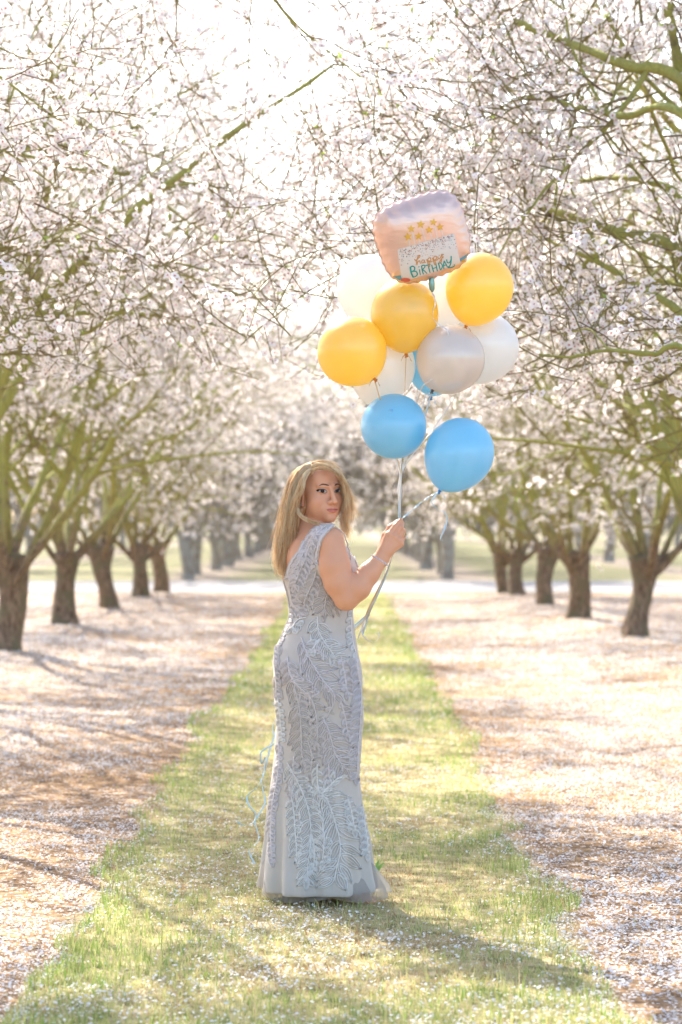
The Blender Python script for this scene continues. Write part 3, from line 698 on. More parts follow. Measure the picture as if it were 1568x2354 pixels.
# head
def he(c, r, k=0.012, op='u'): B.ell(H(*c), r, k, op, R=HR)
def hc(a, b, ra, rb, k=0.008, op='u'): B.cone(H(*a), H(*b), ra, rb, k, op)
he((0, .018, .024), (.073, .092, .083), .02)
he((0, -.028, -.028), (.066, .058, .072), .02)
he((0, -.046, .045), (.054, .034, .042), .02)
he((0, -.040, -.078), (.044, .042, .038), .025)
he((0, -.074, -.104), (.020, .017, .015), .02)
for s_ in (-1, 1):
    he((s_*.040, -.054, -.038), (.029, .026, .027), .02)
    he((s_*.043, -.024, -.066), (.020, .032, .026), .03)
    he((s_*.030, -.1005, .003), (.017, .014, .012), .010, 's')
    hc((s_*.012, -.086, .021), (s_*.046, -.070, .021), .006, .004, .014)
    he((s_*.031, -.0725, .000), (.0155, .0145, .0125), .004)
    he((s_*.0765, .010, -.020), (.0080, .019, .031), .005)
    he((s_*.0765, .002, -.046), (.0065, .0085, .012), .005)
    he((s_*.0845, .008, -.016), (.005, .010, .016), .004, 's')
    he((s_*.0125, -.097, -.043), (.0085, .0105, .0075), .006)
    he((s_*.0075, -.104, -.0505), (.0035, .004, .003), .003, 's')
hc((0, -.086, .012), (0, -.107, -.034), .0065, .0095, .012)
he((0, -.110, -.040), (.0105, .0095, .0088), .007)
he((0, -.074, -.072), (.034, .020, .024), .02)
for s_ in (-1, 1):
    hc((0, -.0945, -.0655), (s_*.025, -.082, -.0695), .0040, .0020, .006)
    hc((0, -.0940, -.0765), (s_*.023, -.082, -.0725), .0050, .0020, .006)
he((0, -.094, -.089), (.016, .004, .004), .008, 's')
B.cone(P(807, 1313, -.205), P(802, 1347, -.203), .0022, .0018, .007, 's')
V, Q = surface_nets(B.f, B.xs.astype(float), B.ys.astype(float), B.zs.astype(float))
hl = (V-HO)@HR

M['skin'] = None
def skin_mat():
    m, t, out = newmat('skin')
    b = t.nodes.new('ShaderNodeBsdfPrincipled'); b.inputs['Roughness'].default_value = 0.48; b.inputs['Specular IOR Level'].default_value = 0.35
    at = nd(t, 'ShaderNodeAttribute', attribute_name='tint')
    n1 = noise(t, 9, 3); n2 = noise(t, 160, 4, 0.6)
    c = mixc(t, n1, (0.61, 0.285, 0.16), (0.71, 0.37, 0.225))
    c = mixc(t, 1.0, c, at.outputs['Color'], 'MULTIPLY')
    t.links.new(c, b.inputs['Base Color'])
    b.inputs['Subsurface Weight'].default_value = 0.12; b.inputs['Subsurface Radius'].default_value = (1, .35, .2); b.inputs['Subsurface Scale'].default_value = 0.012
    bp = nd(t, 'ShaderNodeBump', Strength=0.12, Distance=0.002); t.links.new(n2, bp.inputs['Height']); t.links.new(bp.outputs[0], b.inputs['Normal'])
    t.links.new(b.outputs[0], out.inputs[0]); return m
M['skin'] = skin_mat()
person = thing('person', 'woman in a long silver lilac gown looking back over her shoulder and holding the ribbons', 'person', tuple(BASE))
body_me = mesh_np('body', off(V, BASE), quads=Q, mats=[M['skin']])
# skin tint: make-up on eyes and cheeks, painted highlight and shade elsewhere
tint = np.ones((len(V), 4), np.float32)
def blob(c, r, col, amt):
    d = ((hl-np.array(c))/np.array(r)); wgt = np.exp(-(d**2).sum(1))[:, None]*amt
    tint[:, :3] = tint[:, :3]*(1-wgt)+tint[:, :3]*np.array(col)*wgt
for s_ in (-1, 1):
    blob((s_*.033, -.085, .0085), (.015, .02, .0055), (.62, .78, 1.05), .75)
    blob((s_*.043, -.08, .003), (.010, .02, .006), (.42, .42, .50), .7)
    blob((s_*.032, -.085, -.010), (.014, .02, .004), (.75, .72, .78), .5)
    blob((s_*.048, -.05, -.035), (.020, .03, .014), (1.0, .78, .72), .55)
    blob((s_*.0115, -.1, -.052), (.005, .012, .003), (.7, .6, .55), .4)  # nostril shade put into the tint
blob((0, -.11, -.022), (.005, .02, .016), (1.18, 1.22, 1.25), .8)  # highlight down the nose bridge, painted into the skin colour
blob((0, -.06, -.115), (.04, .03, .012), (.85, .75, .68), .6)  # shade under the chin, painted as a darker tint
ca = body_me.color_attributes.new('tint', 'FLOAT_COLOR', 'POINT'); ca.data.foreach_set('color', tint.ravel())
body = link('body', body_me, person)
bvh = BVHTree.FromPolygons([Vector(v) for v in V], [tuple(q) for q in Q.tolist()]) if len(Q) < 10 else None
hm = np.linalg.norm(V-HO, axis=1) < 0.16
hidx = np.nonzero(hm)[0]; remap = -np.ones(len(V), int); remap[hidx] = np.arange(len(hidx))
hq = Q[hm[Q].all(1)]
hbvh = BVHTree.FromPolygons([tuple(v) for v in V[hidx]], [tuple(remap[q]) for q in hq])
FD = Vector(HR@np.array([0, 1, 0]))
def onface(x, z, up):
    o = Vector(H(x, -0.2, z)); hit = hbvh.ray_cast(o, FD)
    p = hit[0] if hit[0] is not None else Vector(H(x, -0.09, z))
    return np.array(p-FD*up)
def patch(name, outline_top, outline_bot, up, mat, parent, nx=12, ny=4, thick=0.0012, dome=0.0):
    "thin skin patch between two curves x->z, lifted off the face"
    Vt = []; T = []
    for i in range(nx+1):
        u = i/nx
        xt, zt = outline_top(u); xb, zb = outline_bot(u)
        for j in range(ny+1):
            v = j/ny; Vt.append(onface(xt*(1-v)+xb*v, zt*(1-v)+zb*v, up+dome*math.sin(math.pi*v)*math.sin(math.pi*u)))
    Vt = np.array(Vt); n = len(Vt); back = Vt+np.array(FD)*thick
    q = [(i*(ny+1)+j, i*(ny+1)+j+1, (i+1)*(ny+1)+j+1, (i+1)*(ny+1)+j) for i in range(nx) for j in range(ny)]
    ring = [i*(ny+1) for i in range(nx+1)]+[nx*(ny+1)+j for j in range(1, ny+1)]+[i*(ny+1)+ny for i in range(nx-1, -1, -1)]+[j for j in range(ny-1, 0, -1)]
    side = [(ring[k], ring[(k+1) % len(ring)], ring[(k+1) % len(ring)]+n, ring[k]+n) for k in range(len(ring))]
    me = mesh_np(name, off(np.vstack([Vt, back]), BASE), quads=np.array(q+side), mats=[mat])
    return link(name, me, parent)
M['lips'] = simple('lip_colour', (0.58, 0.20, 0.15), 0.6, 0.1, 60, spec=0.2)
M['brow'] = simple('eyebrow_hair', (0.11, 0.055, 0.035), 0.7, 0.3, 300)
M['lash'] = simple('lash_dark', (0.012, 0.01, 0.01), 0.5, 0.2, 300)
M['eyewhite'] = simple('eye_white', (0.50, 0.43, 0.40), 0.25, 0.05, 50, spec=0.6)
M['iris'] = simple('iris_brown', (0.022, 0.010, 0.006), 0.25, 0.2, 400, spec=0.35)
S_ = math.sin; PI_ = math.pi
for s_ in (-1, 1):
    ex = s_*.0315
    def top(u, s_=s_, ex=ex):
        x = (u-.5)*.0335; k = max(0, 1-(2*u-1)**2)**.62; return ex+x, .0072*k-.0012+s_*x*.10
    def bot(u, s_=s_, ex=ex):
        x = (u-.5)*.0335; k = max(0, 1-(2*u-1)**2)**.8; return ex+x, -.0056*k-.0012+s_*x*.10
    eye = patch('eye', top, bot, .0006, M['eyewhite'], body, 12, 4, dome=.0007)
    gx_ = -.0054
    def it(u): a = (1-u)*PI_; return ex+gx_+.0068*math.cos(a), min(.0068*math.sin(a)+.0005, .0058)
    def ib(u): a = (1-u)*PI_; return ex+gx_+.0068*math.cos(a), max(-.0070*math.sin(a)+.0003, -.0050)
    iris = patch('iris', it, ib, .0018, M['iris'], eye, 10, 4)
    def lt(u): x, z = top(u); return x+s_*(.003 if (u > .5) == (s_ > 0) else 0)*abs(2*u-1)**2, z+.0022*(.5+.5*(s_*(2*u-1)))+.0008+s_*(2*u-1)*.0012
    def lb(u): x, z = top(u); return x, z-.0012
    patch('eyelashes', lt, lb, .0022, M['lash'], eye, 12, 2)
    def l2t(u): x, z = bot(u); return x, z+.0006
    def l2b(u): x, z = bot(u); return x, z-.0006
    patch('lower_lash_line', l2t, l2b, .0012, M['lash'], eye, 10, 1)
    def bt(u):
        x = s_*(.0125+u*.037); z = .0195+.0068*S_(PI_*min(1, u*.78+.08))-.010*max(0, u-.62)*1.0; wd = .0028*(1-u**3)*(.55+.45*min(1,u*5))+.0003; return x, z+wd
    def bb(u):
        x = s_*(.0125+u*.037); z = .0195+.0068*S_(PI_*min(1, u*.78+.08))-.010*max(0, u-.62)*1.0; wd = .0028*(1-u**3)*(.55+.45*min(1,u*5))+.0003; return x, z-wd
    patch('eyebrow', bt, bb, .0007, M['brow'], body, 12, 2)
def ut(u): x = (u-.5)*.055; k = 1-(2*u-1)**2; return x, -.0700+.0062*k**.75-.0022*math.exp(-(x/.004)**2)
def um(u): x = (u-.5)*.055; return x, -.0706-.0006*math.cos((u-.5)*6)
def lbm(u): x = (u-.5)*.050; k = 1-(2*u-1)**2; return x, -.0712-.0100*k**.7
def lm(u): x = (u-.5)*.050; return x, -.0716
patch('upper_lip', ut, um, .0006, M['lips'], body, 16, 2, dome=.0006)
patch('lower_lip', lm, lbm, .0006, M['lips'], body, 14, 3, dome=.0012)
M['lipline'] = simple('lip_parting', (0.12, 0.035, 0.03), 0.6, 0.1, 60)
patch('lip_parting', lambda u: ((u-.5)*.045, -.0705), lambda u: ((u-.5)*.045, -.0718), .0013, M['lipline'], body, 14, 1)

# earring, ring, bracelet
M['crystal'] = simple('crystal', (0.85, 0.85, 0.88), 0.08, 0.05, 50, metallic=0.7, spec=1)
M['silver'] = simple('silver', (0.70, 0.69, 0.68), 0.2, 0.1, 50, metallic=1)
M['gold'] = simple('gold', (0.85, 0.58, 0.25), 0.2, 0.1, 50, metallic=1)
def gem(c, r, A, m=0):
    v = np.array([(1, 0, 0), (0, 1, 0), (-1, 0, 0), (0, -1, 0), (.6, .6, .6), (-.6, .6, .6), (-.6, -.6, .6), (.6, -.6, .6), (0, 0, -1), (0, 0, .8)])*r+np.array(c)
    t = [(0, 1, 4), (1, 2, 5), (2, 3, 6), (3, 0, 7), (1, 5, 4), (2, 6, 5), (3, 7, 6), (0, 4, 7), (4, 5, 9), (5, 6, 9), (6, 7, 9), (7, 4, 9), (1, 0, 8), (2, 1, 8), (3, 2, 8), (0, 3, 8)]
    A.add(v, tris=t, m=m)
A = Acc(); ec = H(-.083, -.004, -.049)
gem(ec+[0, -.004, 0], .0036, A); gem(ec+[-.006, -.003, .002], .0032, A); gem(ec+[-.003, -.004, -.006], .0026, A)
link('earring', A.mesh('earring', [M['crystal']], BASE, smooth=False), person)
A = Acc(); axis = unit(Z(860, 1120, 0)-WR); c0 = Z(715, 1330, 0)
u_ = unit(np.cross(axis, [0, 1, 0])); v_ = np.cross(axis, u_)
ring = lambda ph, r1, r2, o=0: c0+u_*np.cos(ph)[:, None]*r1+v_*np.sin(ph)[:, None]*r2+axis*o
ph = np.linspace(0, 2*np.pi, 41)
for o in (-.003, .003): A.tube(ring(ph, .0345, .0335, o), .0016, 5, 0)
for k in range(34):
    a_ = np.array([k/34*2*np.pi]); gem(ring(a_, .0362, .0352, 0)[0], .0028, A, 1)
link('bracelet', A.mesh('bracelet', [M['silver'], M['crystal']], BASE, smooth=False), person)
A = Acc(); rc = Z(1318, 705, .012); ph = np.linspace(0, 2*np.pi, 17)
ax_ = unit(Z(1325, 740, .020)-Z(1255, 880, .008)); u_ = unit(np.cross(ax_, [0, 1, 0])); v_ = np.cross(ax_, u_)
A.tube(rc+u_*np.cos(ph)[:, None]*.0112+v_*np.sin(ph)[:, None]*.0112, .0013, 4, 0); gem(rc+u_*.0125*(1 if u_[0] > 0 else -1), .0042, A, 1)
link('ring', A.mesh('ring', [M['gold'], M['crystal']], BASE), person)
# sandals
M['sandal'] = simple('beige_sandal', (0.62, 0.47, 0.33), 0.4, 0.1, 30)
for hl_, bl_, to_, dy in (((758, 2045), (838, 2066), (870, 2074), -0.07), ((655, 2047), (716, 2062), (742, 2068), 0.06)):
    sd = bpy.data.objects.new('sandal', None)
    A = Acc(); h_ = P(*hl_, dy); b_ = P(*bl_, dy); t_ = P(*to_, dy); b_[2] = max(b_[2]-.028, .007); t_[2] = b_[2]
    hb = h_+[0, 0, -.022]
    sole = spline(np.array([hb, hb*.6+b_*.4+[0, 0, -.006], b_*.8+hb*.2+[0, 0, -.004], b_, t_]), 12)
    wd = np.interp(np.linspace(0, 1, 12), [0, .3, .75, 1], [.024, .022, .038, .022])
    Vs = np.concatenate([sole+[0, 1, 0]*wd[:, None]*s_+np.array([0, 0, z_]) for z_ in (.003, -.003) for s_ in (-1, 1)])
    Qs = []
    for k in range(11):
        Qs += [(k, k+1, 13+k, 12+k), (24+k, 36+k, 37+k, 25+k), (k, 24+k, 25+k, k+1), (12+k, 13+k, 37+k, 36+k)]
    A.add(Vs, np.array(Qs)); me = A.mesh('sandal', [M['sandal']], BASE); s_o = link('sandal', me, person)
    A = Acc(); A.tube(np.array([hb+[0.002, 0, 0], [hb[0]-.001, hb[1], .004]]), [.0085, .0045], 8); link('heel', A.mesh('heel', [M['sandal']], BASE), s_o)
    A = Acc()
    for q in (0.0, .014):
        ph = np.linspace(-.2, PI_+.2, 11); c_ = b_+[q+.006, 0, .02]
        A.tube(c_+np.stack([0*ph, .040*np.cos(ph), .014*np.sin(ph)+.002], 1), .0022, 4)
        if q: gem(c_+[.002, -.030, .014], .004, A, 1)
    link('strap', A.mesh('strap', [M['sandal'], M['crystal']], BASE), s_o)

# ------------------------------------------------------------------ gown
dxs = np.arange(-0.36, 0.20, 0.0050); dys = D0+np.arange(-0.26, 0.27, 0.0055); dzs = np.concatenate([np.arange(0.0, 1.15, 0.0075), np.arange(1.15, 1.475, 0.0040)])
Dm = Field(dxs, dys, dzs)
def folds(an, z):
    k = np.clip((0.62-z)/0.55, 0, 1)
    return 0.016*k*k*np.sin(an*9+1.5*np.sin(an*2))+0.006*k*np.sin(an*17+1)+0.0022*np.sin(z*38+an*3)*np.clip((z-0.55)/0.2, 0, 1)
Dm.loft(TAB, 0.0, 0.03, folds)
Dm.cone(Jn+[.001, 0, .001], P(768, 1300, -0.15), .0612, .0612, .01)
Dm.cone(Jn+[-.012, .02, -.0], NB, 0.058, 0.063, 0.045); Dm.cone(Jf, NB, 0.058, 0.063, 0.045)
Dm.ell(P(728, 1285, -0.01), (0.111, 0.131, 0.106), 0.05)
Dm.ell(P(700, 1275, -0.05), (0.071, 0.066, 0.076), 0.04)
Dm.ell(P(793, 1314, -0.03), (0.046, 0.075, 0.05), 0.03)
# cut armholes and neckline
Dm.cone(Jf-SIDE*0.024+[0.004, 0, .004], P(705, 1310, 0.19)-SIDE*0.024, 0.050, 0.050, 0.004, 's')
X_, Y_, Z_ = Dm.xs[:, None, None], Dm.ys[None, :, None], Dm.zs[None, None, :]
cX, cY = P(722, 1240)[0], D0
sI = (X_-cX)*SIDE[0]+(Y_-cY)*SIDE[1]; fI = (X_-cX)*FWD[0]+(Y_-cY)*FWD[1]
vb = P(656, 1330)[2]
lineb = np.interp(np.abs(sI+.015), [0, .037, .073, .096, .102, .108, .2], [1.232, 1.272, 1.308, 1.34, 1.385, 1.43, 1.65]).astype(np.float32); linef = 1.34+0.0*sI+0.10*(np.abs(sI)/0.105)**1.2
line = np.where(fI < 0.02, lineb, linef)
Dm.f = np.maximum(Dm.f, ((Z_-line)*0.45).astype(np.float32))
ed = [(772, 1204), (766, 1212), (758, 1219), (747, 1231), (738, 1247), (733, 1270), (731, 1293), (738, 1311), (749, 1335), (765, 1368), (790, 1420)]
ez = np.array([P(a, b, -.17)[2] for a, b in ed])[::-1]; ex_ = np.array([P(a, b, -.17)[0] for a, b in ed])[::-1]
xb = np.interp(Dm.zs, ez, ex_)[None, None, :]+0.0035*np.abs(np.sin(Dm.zs*190))[None, None, :]
ad = np.full(Dm.f.shape, 1.0, np.float32)
for p0, p1 in ((Jn, P(768, 1300, -0.15)), (P(768, 1300, -0.15), P(779, 1338, -0.152)), (P(779, 1338, -0.152), EL)):
    ba = p1-p0; tt = np.clip(((X_-p0[0])*ba[0]+(Y_-p0[1])*ba[1]+(Z_-p0[2])*ba[2])/float(ba@ba), 0, 1)
    ad = np.minimum(ad, np.sqrt((X_-p0[0]-ba[0]*tt)**2+(Y_-p0[1]-ba[1]*tt)**2+(Z_-p0[2]-ba[2]*tt)**2))
cut = np.maximum(np.maximum(xb-X_, Y_-(D0-.03)), ad-.078)
Dm.f = np.maximum(Dm.f, -cut.astype(np.float32))
DV, DQ = surface_nets(Dm.f, Dm.xs.astype(float), Dm.ys.astype(float), Dm.zs.astype(float))
def cloth_mat(name, c1, c2, trans=0.12):
    m, t, out = newmat(name)
    b = t.nodes.new('ShaderNodeBsdfPrincipled'); b.inputs['Roughness'].default_value = 0.62; b.inputs['Specular IOR Level'].default_value = 0.25; b.inputs['Sheen Weight'].default_value = 0.25
    c = mixc(t, noise(t, 6, 3), c1, c2); t.links.new(c, b.inputs['Base Color'])
    tc = t.nodes.new('ShaderNodeTexCoord')
    wv = nd(t, 'ShaderNodeTexVoronoi'); wv.inputs['Scale'].default_value = 520; t.links.new(tc.outputs['Object'], wv.inputs['Vector'])
    bp = nd(t, 'ShaderNodeBump', Strength=0.25, Distance=0.001); t.links.new(wv.outputs['Distance'], bp.inputs['Height']); t.links.new(bp.outputs[0], b.inputs['Normal'])
    t.links.new(b.outputs[0], out.inputs[0]); return m
M['gown'] = cloth_mat('silver_tulle_gown', (0.45, 0.40, 0.355), (0.52, 0.465, 0.415))
M['lace_blue'] = cloth_mat('pale_blue_cord_lace', (0.64, 0.61, 0.575), (0.72, 0.69, 0.65))
M['lace_lilac'] = cloth_mat('lilac_cord_lace', (0.58, 0.52, 0.52), (0.66, 0.60, 0.59))
M['lace_taupe'] = cloth_mat('taupe_cord_lace', (0.54, 0.48, 0.455), (0.62, 0.56, 0.53))
gown = link('gown', mesh_np('gown', off(DV, BASE), quads=DQ, mats=[M['gown']]), person)
dbvh = BVHTree.FromPolygons([tuple(v) for v in DV], [tuple(q) for q in DQ.tolist()])
def ongown(px, py, up):
    o = Vector((0, 0, CAMH)); p = Vector(P(px, py)); d = (p-o).normalized()
    hit = dbvh.ray_cast(o, d)
    if hit[0] is None: return None
    return np.array(hit[0])+np.array(hit[1])*(up if hit[1].dot(d) < 0 else -up)
leafn = [0]; LEAVES = []; MIDS = []
def leaf(bx, by, tx, ty, wid, mat, loops=2):
    A = Acc(); L = math.hypot(tx-bx, ty-by); mx_, my_ = (tx+bx)/2, (ty+by)/2
    if L < 4 or any(math.hypot(mx_-a, my_-b) < 0.30*min(L, l)+1.5 for a, b, l in MIDS): return
    MIDS.append((mx_, my_, L))
    ax, ay = (tx-bx)/L, (ty-by)/L; nx_, ny_ = -ay, ax; ok = False
    for q in range(loops):
        f = 1-0.48*q; pts = []
        NN = 11
        for k in range(NN):
            u = k/(NN-1); side = 1
            for_ = u
            pts.append((for_, side))
        pts = [(k/8, 1) for k in range(9)]+[(k/8, -1) for k in range(7, -1, -1)]
        loop = []
        for u, sd in pts:
            uu = 0.5+(u-0.5)*(1-0.16*q)+0.02*q
            ww = wid*f*sd*math.sin(PI_*min(1, max(0, u**0.85)))**0.9
            g = ongown(bx+ax*L*uu+nx_*ww, by+ay*L*uu+ny_*ww, 0.0024)
            if g is None: loop = None; break
            loop.append(g)
        if loop is None: continue
        loop = np.array(loop)
        if np.abs(np.diff(loop[:, 1])).max() > 0.06: continue
        V_, Q_ = tubes(np.vstack([loop, loop[:1]]), np.full((1, len(loop)+1), 0.0024), 3); A.add(V_, Q_); ok = True
    g = [ongown(bx+ax*L*u, by+ay*L*u, 0.0024) for u in (0.02, .35, .7)]
    if ok and all(q is not None for q in g): A.tube(np.array(g), .0016, 3)
    if ok: LEAVES.append((L*wid, mat, A)); leafn[0] += 1
def stem(pts, mat, llen, step=14, ang=42, both=(1, 1), wid=0.2, taper=(0.75, 1.15), tipleaf=True):
    step = step*1.25; wid = wid*1.12; llen = llen*1.12
    c = spline(np.array(pts, float), 60); seg = np.linalg.norm(np.diff(c, axis=0), axis=1); s = np.concatenate([[0], np.cumsum(seg)])
    g = [ongown(a, b, 0.003) for a, b in c[::3]]; g = [q for q in g if q is not None]
    if len(g) > 2: A = Acc(); A.tube(np.array(g), 0.0026, 4); link('lace_stem', A.mesh('lace_stem', [mat], BASE), gown)
    d = step*0.4; k = 0
    while d < s[-1]:
        i = min(np.searchsorted(s, d), 58); p = c[i]; t = c[i+1]-c[i]; t = t/np.linalg.norm(t); u = d/s[-1]
        L0 = (taper[0]+(taper[1]-taper[0])*math.sin(PI_*min(1, u*0.8+0.1)))
        for sd, L in ((1, both[0]), (-1, both[1])):
            if L <= 0: continue
            a = rad(ang*random.uniform(0.8, 1.2))*sd
            dx, dy = t[0]*math.cos(a)-t[1]*math.sin(a), t[0]*math.sin(a)+t[1]*math.cos(a)
            LL = llen*L*L0*random.uniform(0.85, 1.12)
            leaf(p[0], p[1]+(step*0.5 if sd < 0 else 0), p[0]+dx*LL, p[1]+dy*LL, LL*wid*random.uniform(.85, 1.15), mat)
        d += step*random.uniform(0.9, 1.1)
    if tipleaf:
        t = c[-1]-c[-4]; t = t/np.linalg.norm(t); leaf(c[-1][0], c[-1][1], c[-1][0]+t[0]*llen*.8, c[-1][1]+t[1]*llen*.8, llen*.8*wid, mat)
def z4(*p): return [(569+.3089*a, 1391+.3089*b) for a, b in p]
def z7(*p): return [(600.7+.2283*a, 1169.7+.2283*b) for a, b in p]
LBl, LLi, LTa = M['lace_blue'], M['lace_lilac'], M['lace_taupe']
# bodice
stem(z7((650, 175), (545, 270), (480, 400), (430, 540), (385, 640), (345, 760)), LLi, 24, 10, 38, (1.05, 1.1), .17)
stem(z7((660, 200), (600, 300), (560, 450), (520, 560)), LLi, 18, 10, 40, (0.9, 0.9), .18)
stem(z7((330, 600), (290, 720), (300, 850), (330, 960), (400, 1040)), LTa, 22, 10, 40, (.9, 1.0), .18)
stem(z7((690, 790), (650, 900), (640, 1010)), LTa, 34, 13, 40, (1.0, 1.1), .18)
stem(z7((560, 620), (520, 740), (470, 850), (430, 960)), LTa, 28, 11, 42, (1.0, 1.0), .17)
stem(z7((640, 620), (690, 760), (730, 880), (760, 990)), LTa, 24, 12, 40, (1.0, .8), .18)
stem(z7((225, 720), (262, 840), (285, 960), (290, 1080), (240, 1210), (190, 1330)), LTa, 15, 9, 30, (.8, .9), .2)
# skirt, upper
stem(z4((520, 80), (530, 190), (575, 280), (640, 370)), LBl, 40, 17, 42, (.85, 1.05), .2)
stem(z4((440, 90), (380, 110), (340, 160)), LBl, 24, 12, 45, (.9, .9), .24)
stem(z4((780, 20), (765, 130), (775, 260), (800, 360)), LBl, 24, 13, 36, (.6, 1.0), .24)
stem(z4((400, 240), (450, 370), (510, 480), (570, 570), (640, 650)), LLi, 44, 15, 42, (.95, 1.1), .18)
stem(z4((300, 380), (320, 500), (370, 590), (440, 650)), LLi, 34, 12, 40, (.9, 1.0), .18)
stem(z4((350, 600), (385, 740), (400, 880), (405, 1030), (412, 1150)), LTa, 36, 15, 38, (1, 1.0), .19)
stem(z4((560, 830), (600, 920), (625, 1010), (650, 1100), (700, 1190)), LLi, 44, 16, 44, (1.0, 1.05), .18)
stem(z4((640, 740), (580, 840)), LTa, 24, 14, 40, (.6, .6), .2, tipleaf=False)
# skirt, lower
stem(z4((500, 1340), (590, 1450), (640, 1570), (680, 1720), (690, 1830), (660, 1980), (640, 2070)), LBl, 50, 17, 42, (1.0, 1.12), .18)
stem(z4((560, 1400), (640, 1310), (700, 1270)), LBl, 28, 14, 30, (.6, .9), .2)
stem(z4((520, 1180), (520, 1290), (530, 1400)), LBl, 26, 15, 30, (.8, .8), .2)
stem(z4((300, 1170), (370, 1300), (430, 1440), (465, 1600), (470, 1760), (450, 1900), (440, 2020)), LBl, 36, 15, 40, (1.0, 1.0), .18)
stem(z4((480, 1700), (500, 1850), (480, 2000)), LBl, 24, 13, 34, (.8, .8), .2)
stem(z4((350, 1120), (340, 1250), (330, 1400)), LTa, 26, 14, 34, (.8, .8), .2)
stem(z7((590, 190), (500, 310), (440, 420), (380, 540), (310, 660)), LLi, 15, 9, 36, (.9, .9), .2)
stem(z4((540, 250), (480, 330)), LBl, 26, 14, 40, (.8, .8), .22)
stem(z4((690, 380), (720, 520), (735, 640)), LLi, 24, 15, 36, (.7, 1), .22)
stem(z4((450, 640), (500, 760), (520, 900), (520, 1020)), LTa, 30, 15, 40, (.9, .9), .22)
stem(z4((690, 700), (720, 820), (740, 950)), LLi, 26, 15, 36, (.6, 1), .22)
stem(z4((450, 1000), (480, 1120), (470, 1240)), LTa, 26, 14, 40, (.9, .9), .22)
stem(z4((600, 1180), (610, 1290)), LLi, 24, 14, 40, (.8, .8), .22)
stem(z4((330, 1420), (350, 1560), (360, 1700), (370, 1850)), LBl, 26, 15, 38, (.9, .8), .22)
stem(z4((560, 1620), (570, 1760), (560, 1900)), LBl, 28, 15, 38, (.9, .9), .22)
stem(z4((740, 1420), (770, 1540), (790, 1660)), LBl, 26, 15, 36, (.8, .8), .22)
# side panels
stem(z4((800, 360), (815, 500), (840, 640), (835, 800), (825, 960), (815, 1120), (810, 1260)), LLi, 28, 14, 38, (1.0, .35), .24)
stem(z4((850, 1480), (865, 1620), (885, 1740), (890, 1850)), LBl, 20, 13, 38, (1.0, .4), .24)
stem(z4((300, 20), (265, 130), (225, 250), (205, 380), (215, 520), (225, 660)), LTa, 24, 10, 26, (.75, .9), .2)
stem(z4((232, 690), (245, 800), (255, 900), (262, 980)), LBl, 16, 11, 34, (.8, .8), .26)
stem(z4((235, 1000), (240, 1150), (225, 1300), (195, 1450), (180, 1600), (180, 1760), (185, 1900)), LLi, 18, 10, 28, (.8, .9), .24)
LEAVES.sort(key=lambda q: -q[0])
for _, m_, A in LEAVES[:290]: link('lace_leaf', A.mesh('lace_leaf', [m_], BASE), gown)
if len(LEAVES) > 290:
    R_ = Acc()
    for _, m_, A in LEAVES[290:]:
        R_.add(np.concatenate(A.V), np.concatenate(A.Q), m=[LBl, LLi, LTa].index(m_))
    link('small_lace_leaves', R_.mesh('small_lace_leaves', [LBl, LLi, LTa], BASE), gown, kind='stuff')
# scalloped cord trim along neckline and armhole
def trim(pts, r=0.003, sc=3.0, n=70, mat=LLi, name='scalloped_trim'):
    c = spline(np.array(pts, float), n); g = []
    t = np.gradient(c, axis=0); t /= np.linalg.norm(t, axis=1, keepdims=True)+1e-9; nn = np.stack([-t[:, 1], t[:, 0]], 1)
    c = c+nn*(sc*np.abs(np.sin(np.arange(n)*0.42)))[:, None]
    g = [ongown(a, b, 0.002) for a, b in c]; g = [q for q in g if q is not None]
    if len(g) > 4:
        g = np.array(g); keep = [0]
        for i in range(1, len(g)):
            if np.linalg.norm(g[i]-g[keep[-1]]) < 0.03: keep.append(i)
        A = Acc(); A.tube(g[keep], r, 5); link(name, A.mesh(name, [mat], BASE), gown)
trim([(733, 1209), (716, 1224), (700, 1245), (686, 1269), (673, 1287), (664, 1308), (659, 1328)], sc=-2.0)
trim([(766, 1209), (757, 1217), (746, 1229), (737, 1245), (731, 1268), (729, 1292)], sc=2.0)
stem([(809, 1264), (815, 1286), (822, 1306)], LLi, 12, 8, 38, (.8, .9), .24)
stem([(812, 1325), (816, 1350), (812, 1375), (806, 1400)], LTa, 20, 11, 38, (.9, 1), .22)
A = Acc(); c_ = spline(np.array([P(771, 1212, -.12), P(788, 1226, -.085), P(797, 1250, -.08), P(802, 1270, -.08), P(806, 1286, -.075)]), 30); c_ = c_+(np.abs(np.sin(np.arange(30)*.55))*.004)[:, None]*np.array([1, 0, 0]); A.tube(c_, .0028, 5)
link('scalloped_trim', A.mesh('scalloped_trim', [M['lace_taupe']], BASE), gown)
# sheer tulle hem spreading over the ground
M['tulle'] = None
def tulle():
    m, t, out = newmat('sheer_tulle')
    d = t.nodes.new('ShaderNodeBsdfDiffuse'); d.inputs[0].default_value = (0.60, 0.56, 0.52, 1)
    tr = t.nodes.new('ShaderNodeBsdfTranslucent'); tr.inputs[0].default_value = (0.60, 0.56, 0.52, 1)
    tp = t.nodes.new('ShaderNodeBsdfTransparent')
    a = t.nodes.new('ShaderNodeMixShader'); a.inputs[0].default_value = 0.6; t.links.new(d.outputs[0], a.inputs[1]); t.links.new(tr.outputs[0], a.inputs[2])
    n_ = ramp(t, noise(t, 5, 2), [(0.3, (0.45,)*3), (0.7, (0.65,)*3)])
    b = t.nodes.new('ShaderNodeMixShader'); t.links.new(n_, b.inputs[0]); t.links.new(tp.outputs[0], b.inputs[1]); t.links.new(a.outputs[0], b.inputs[2])
    t.links.new(b.outputs[0], out.inputs[0]); return m
M['tulle'] = tulle()
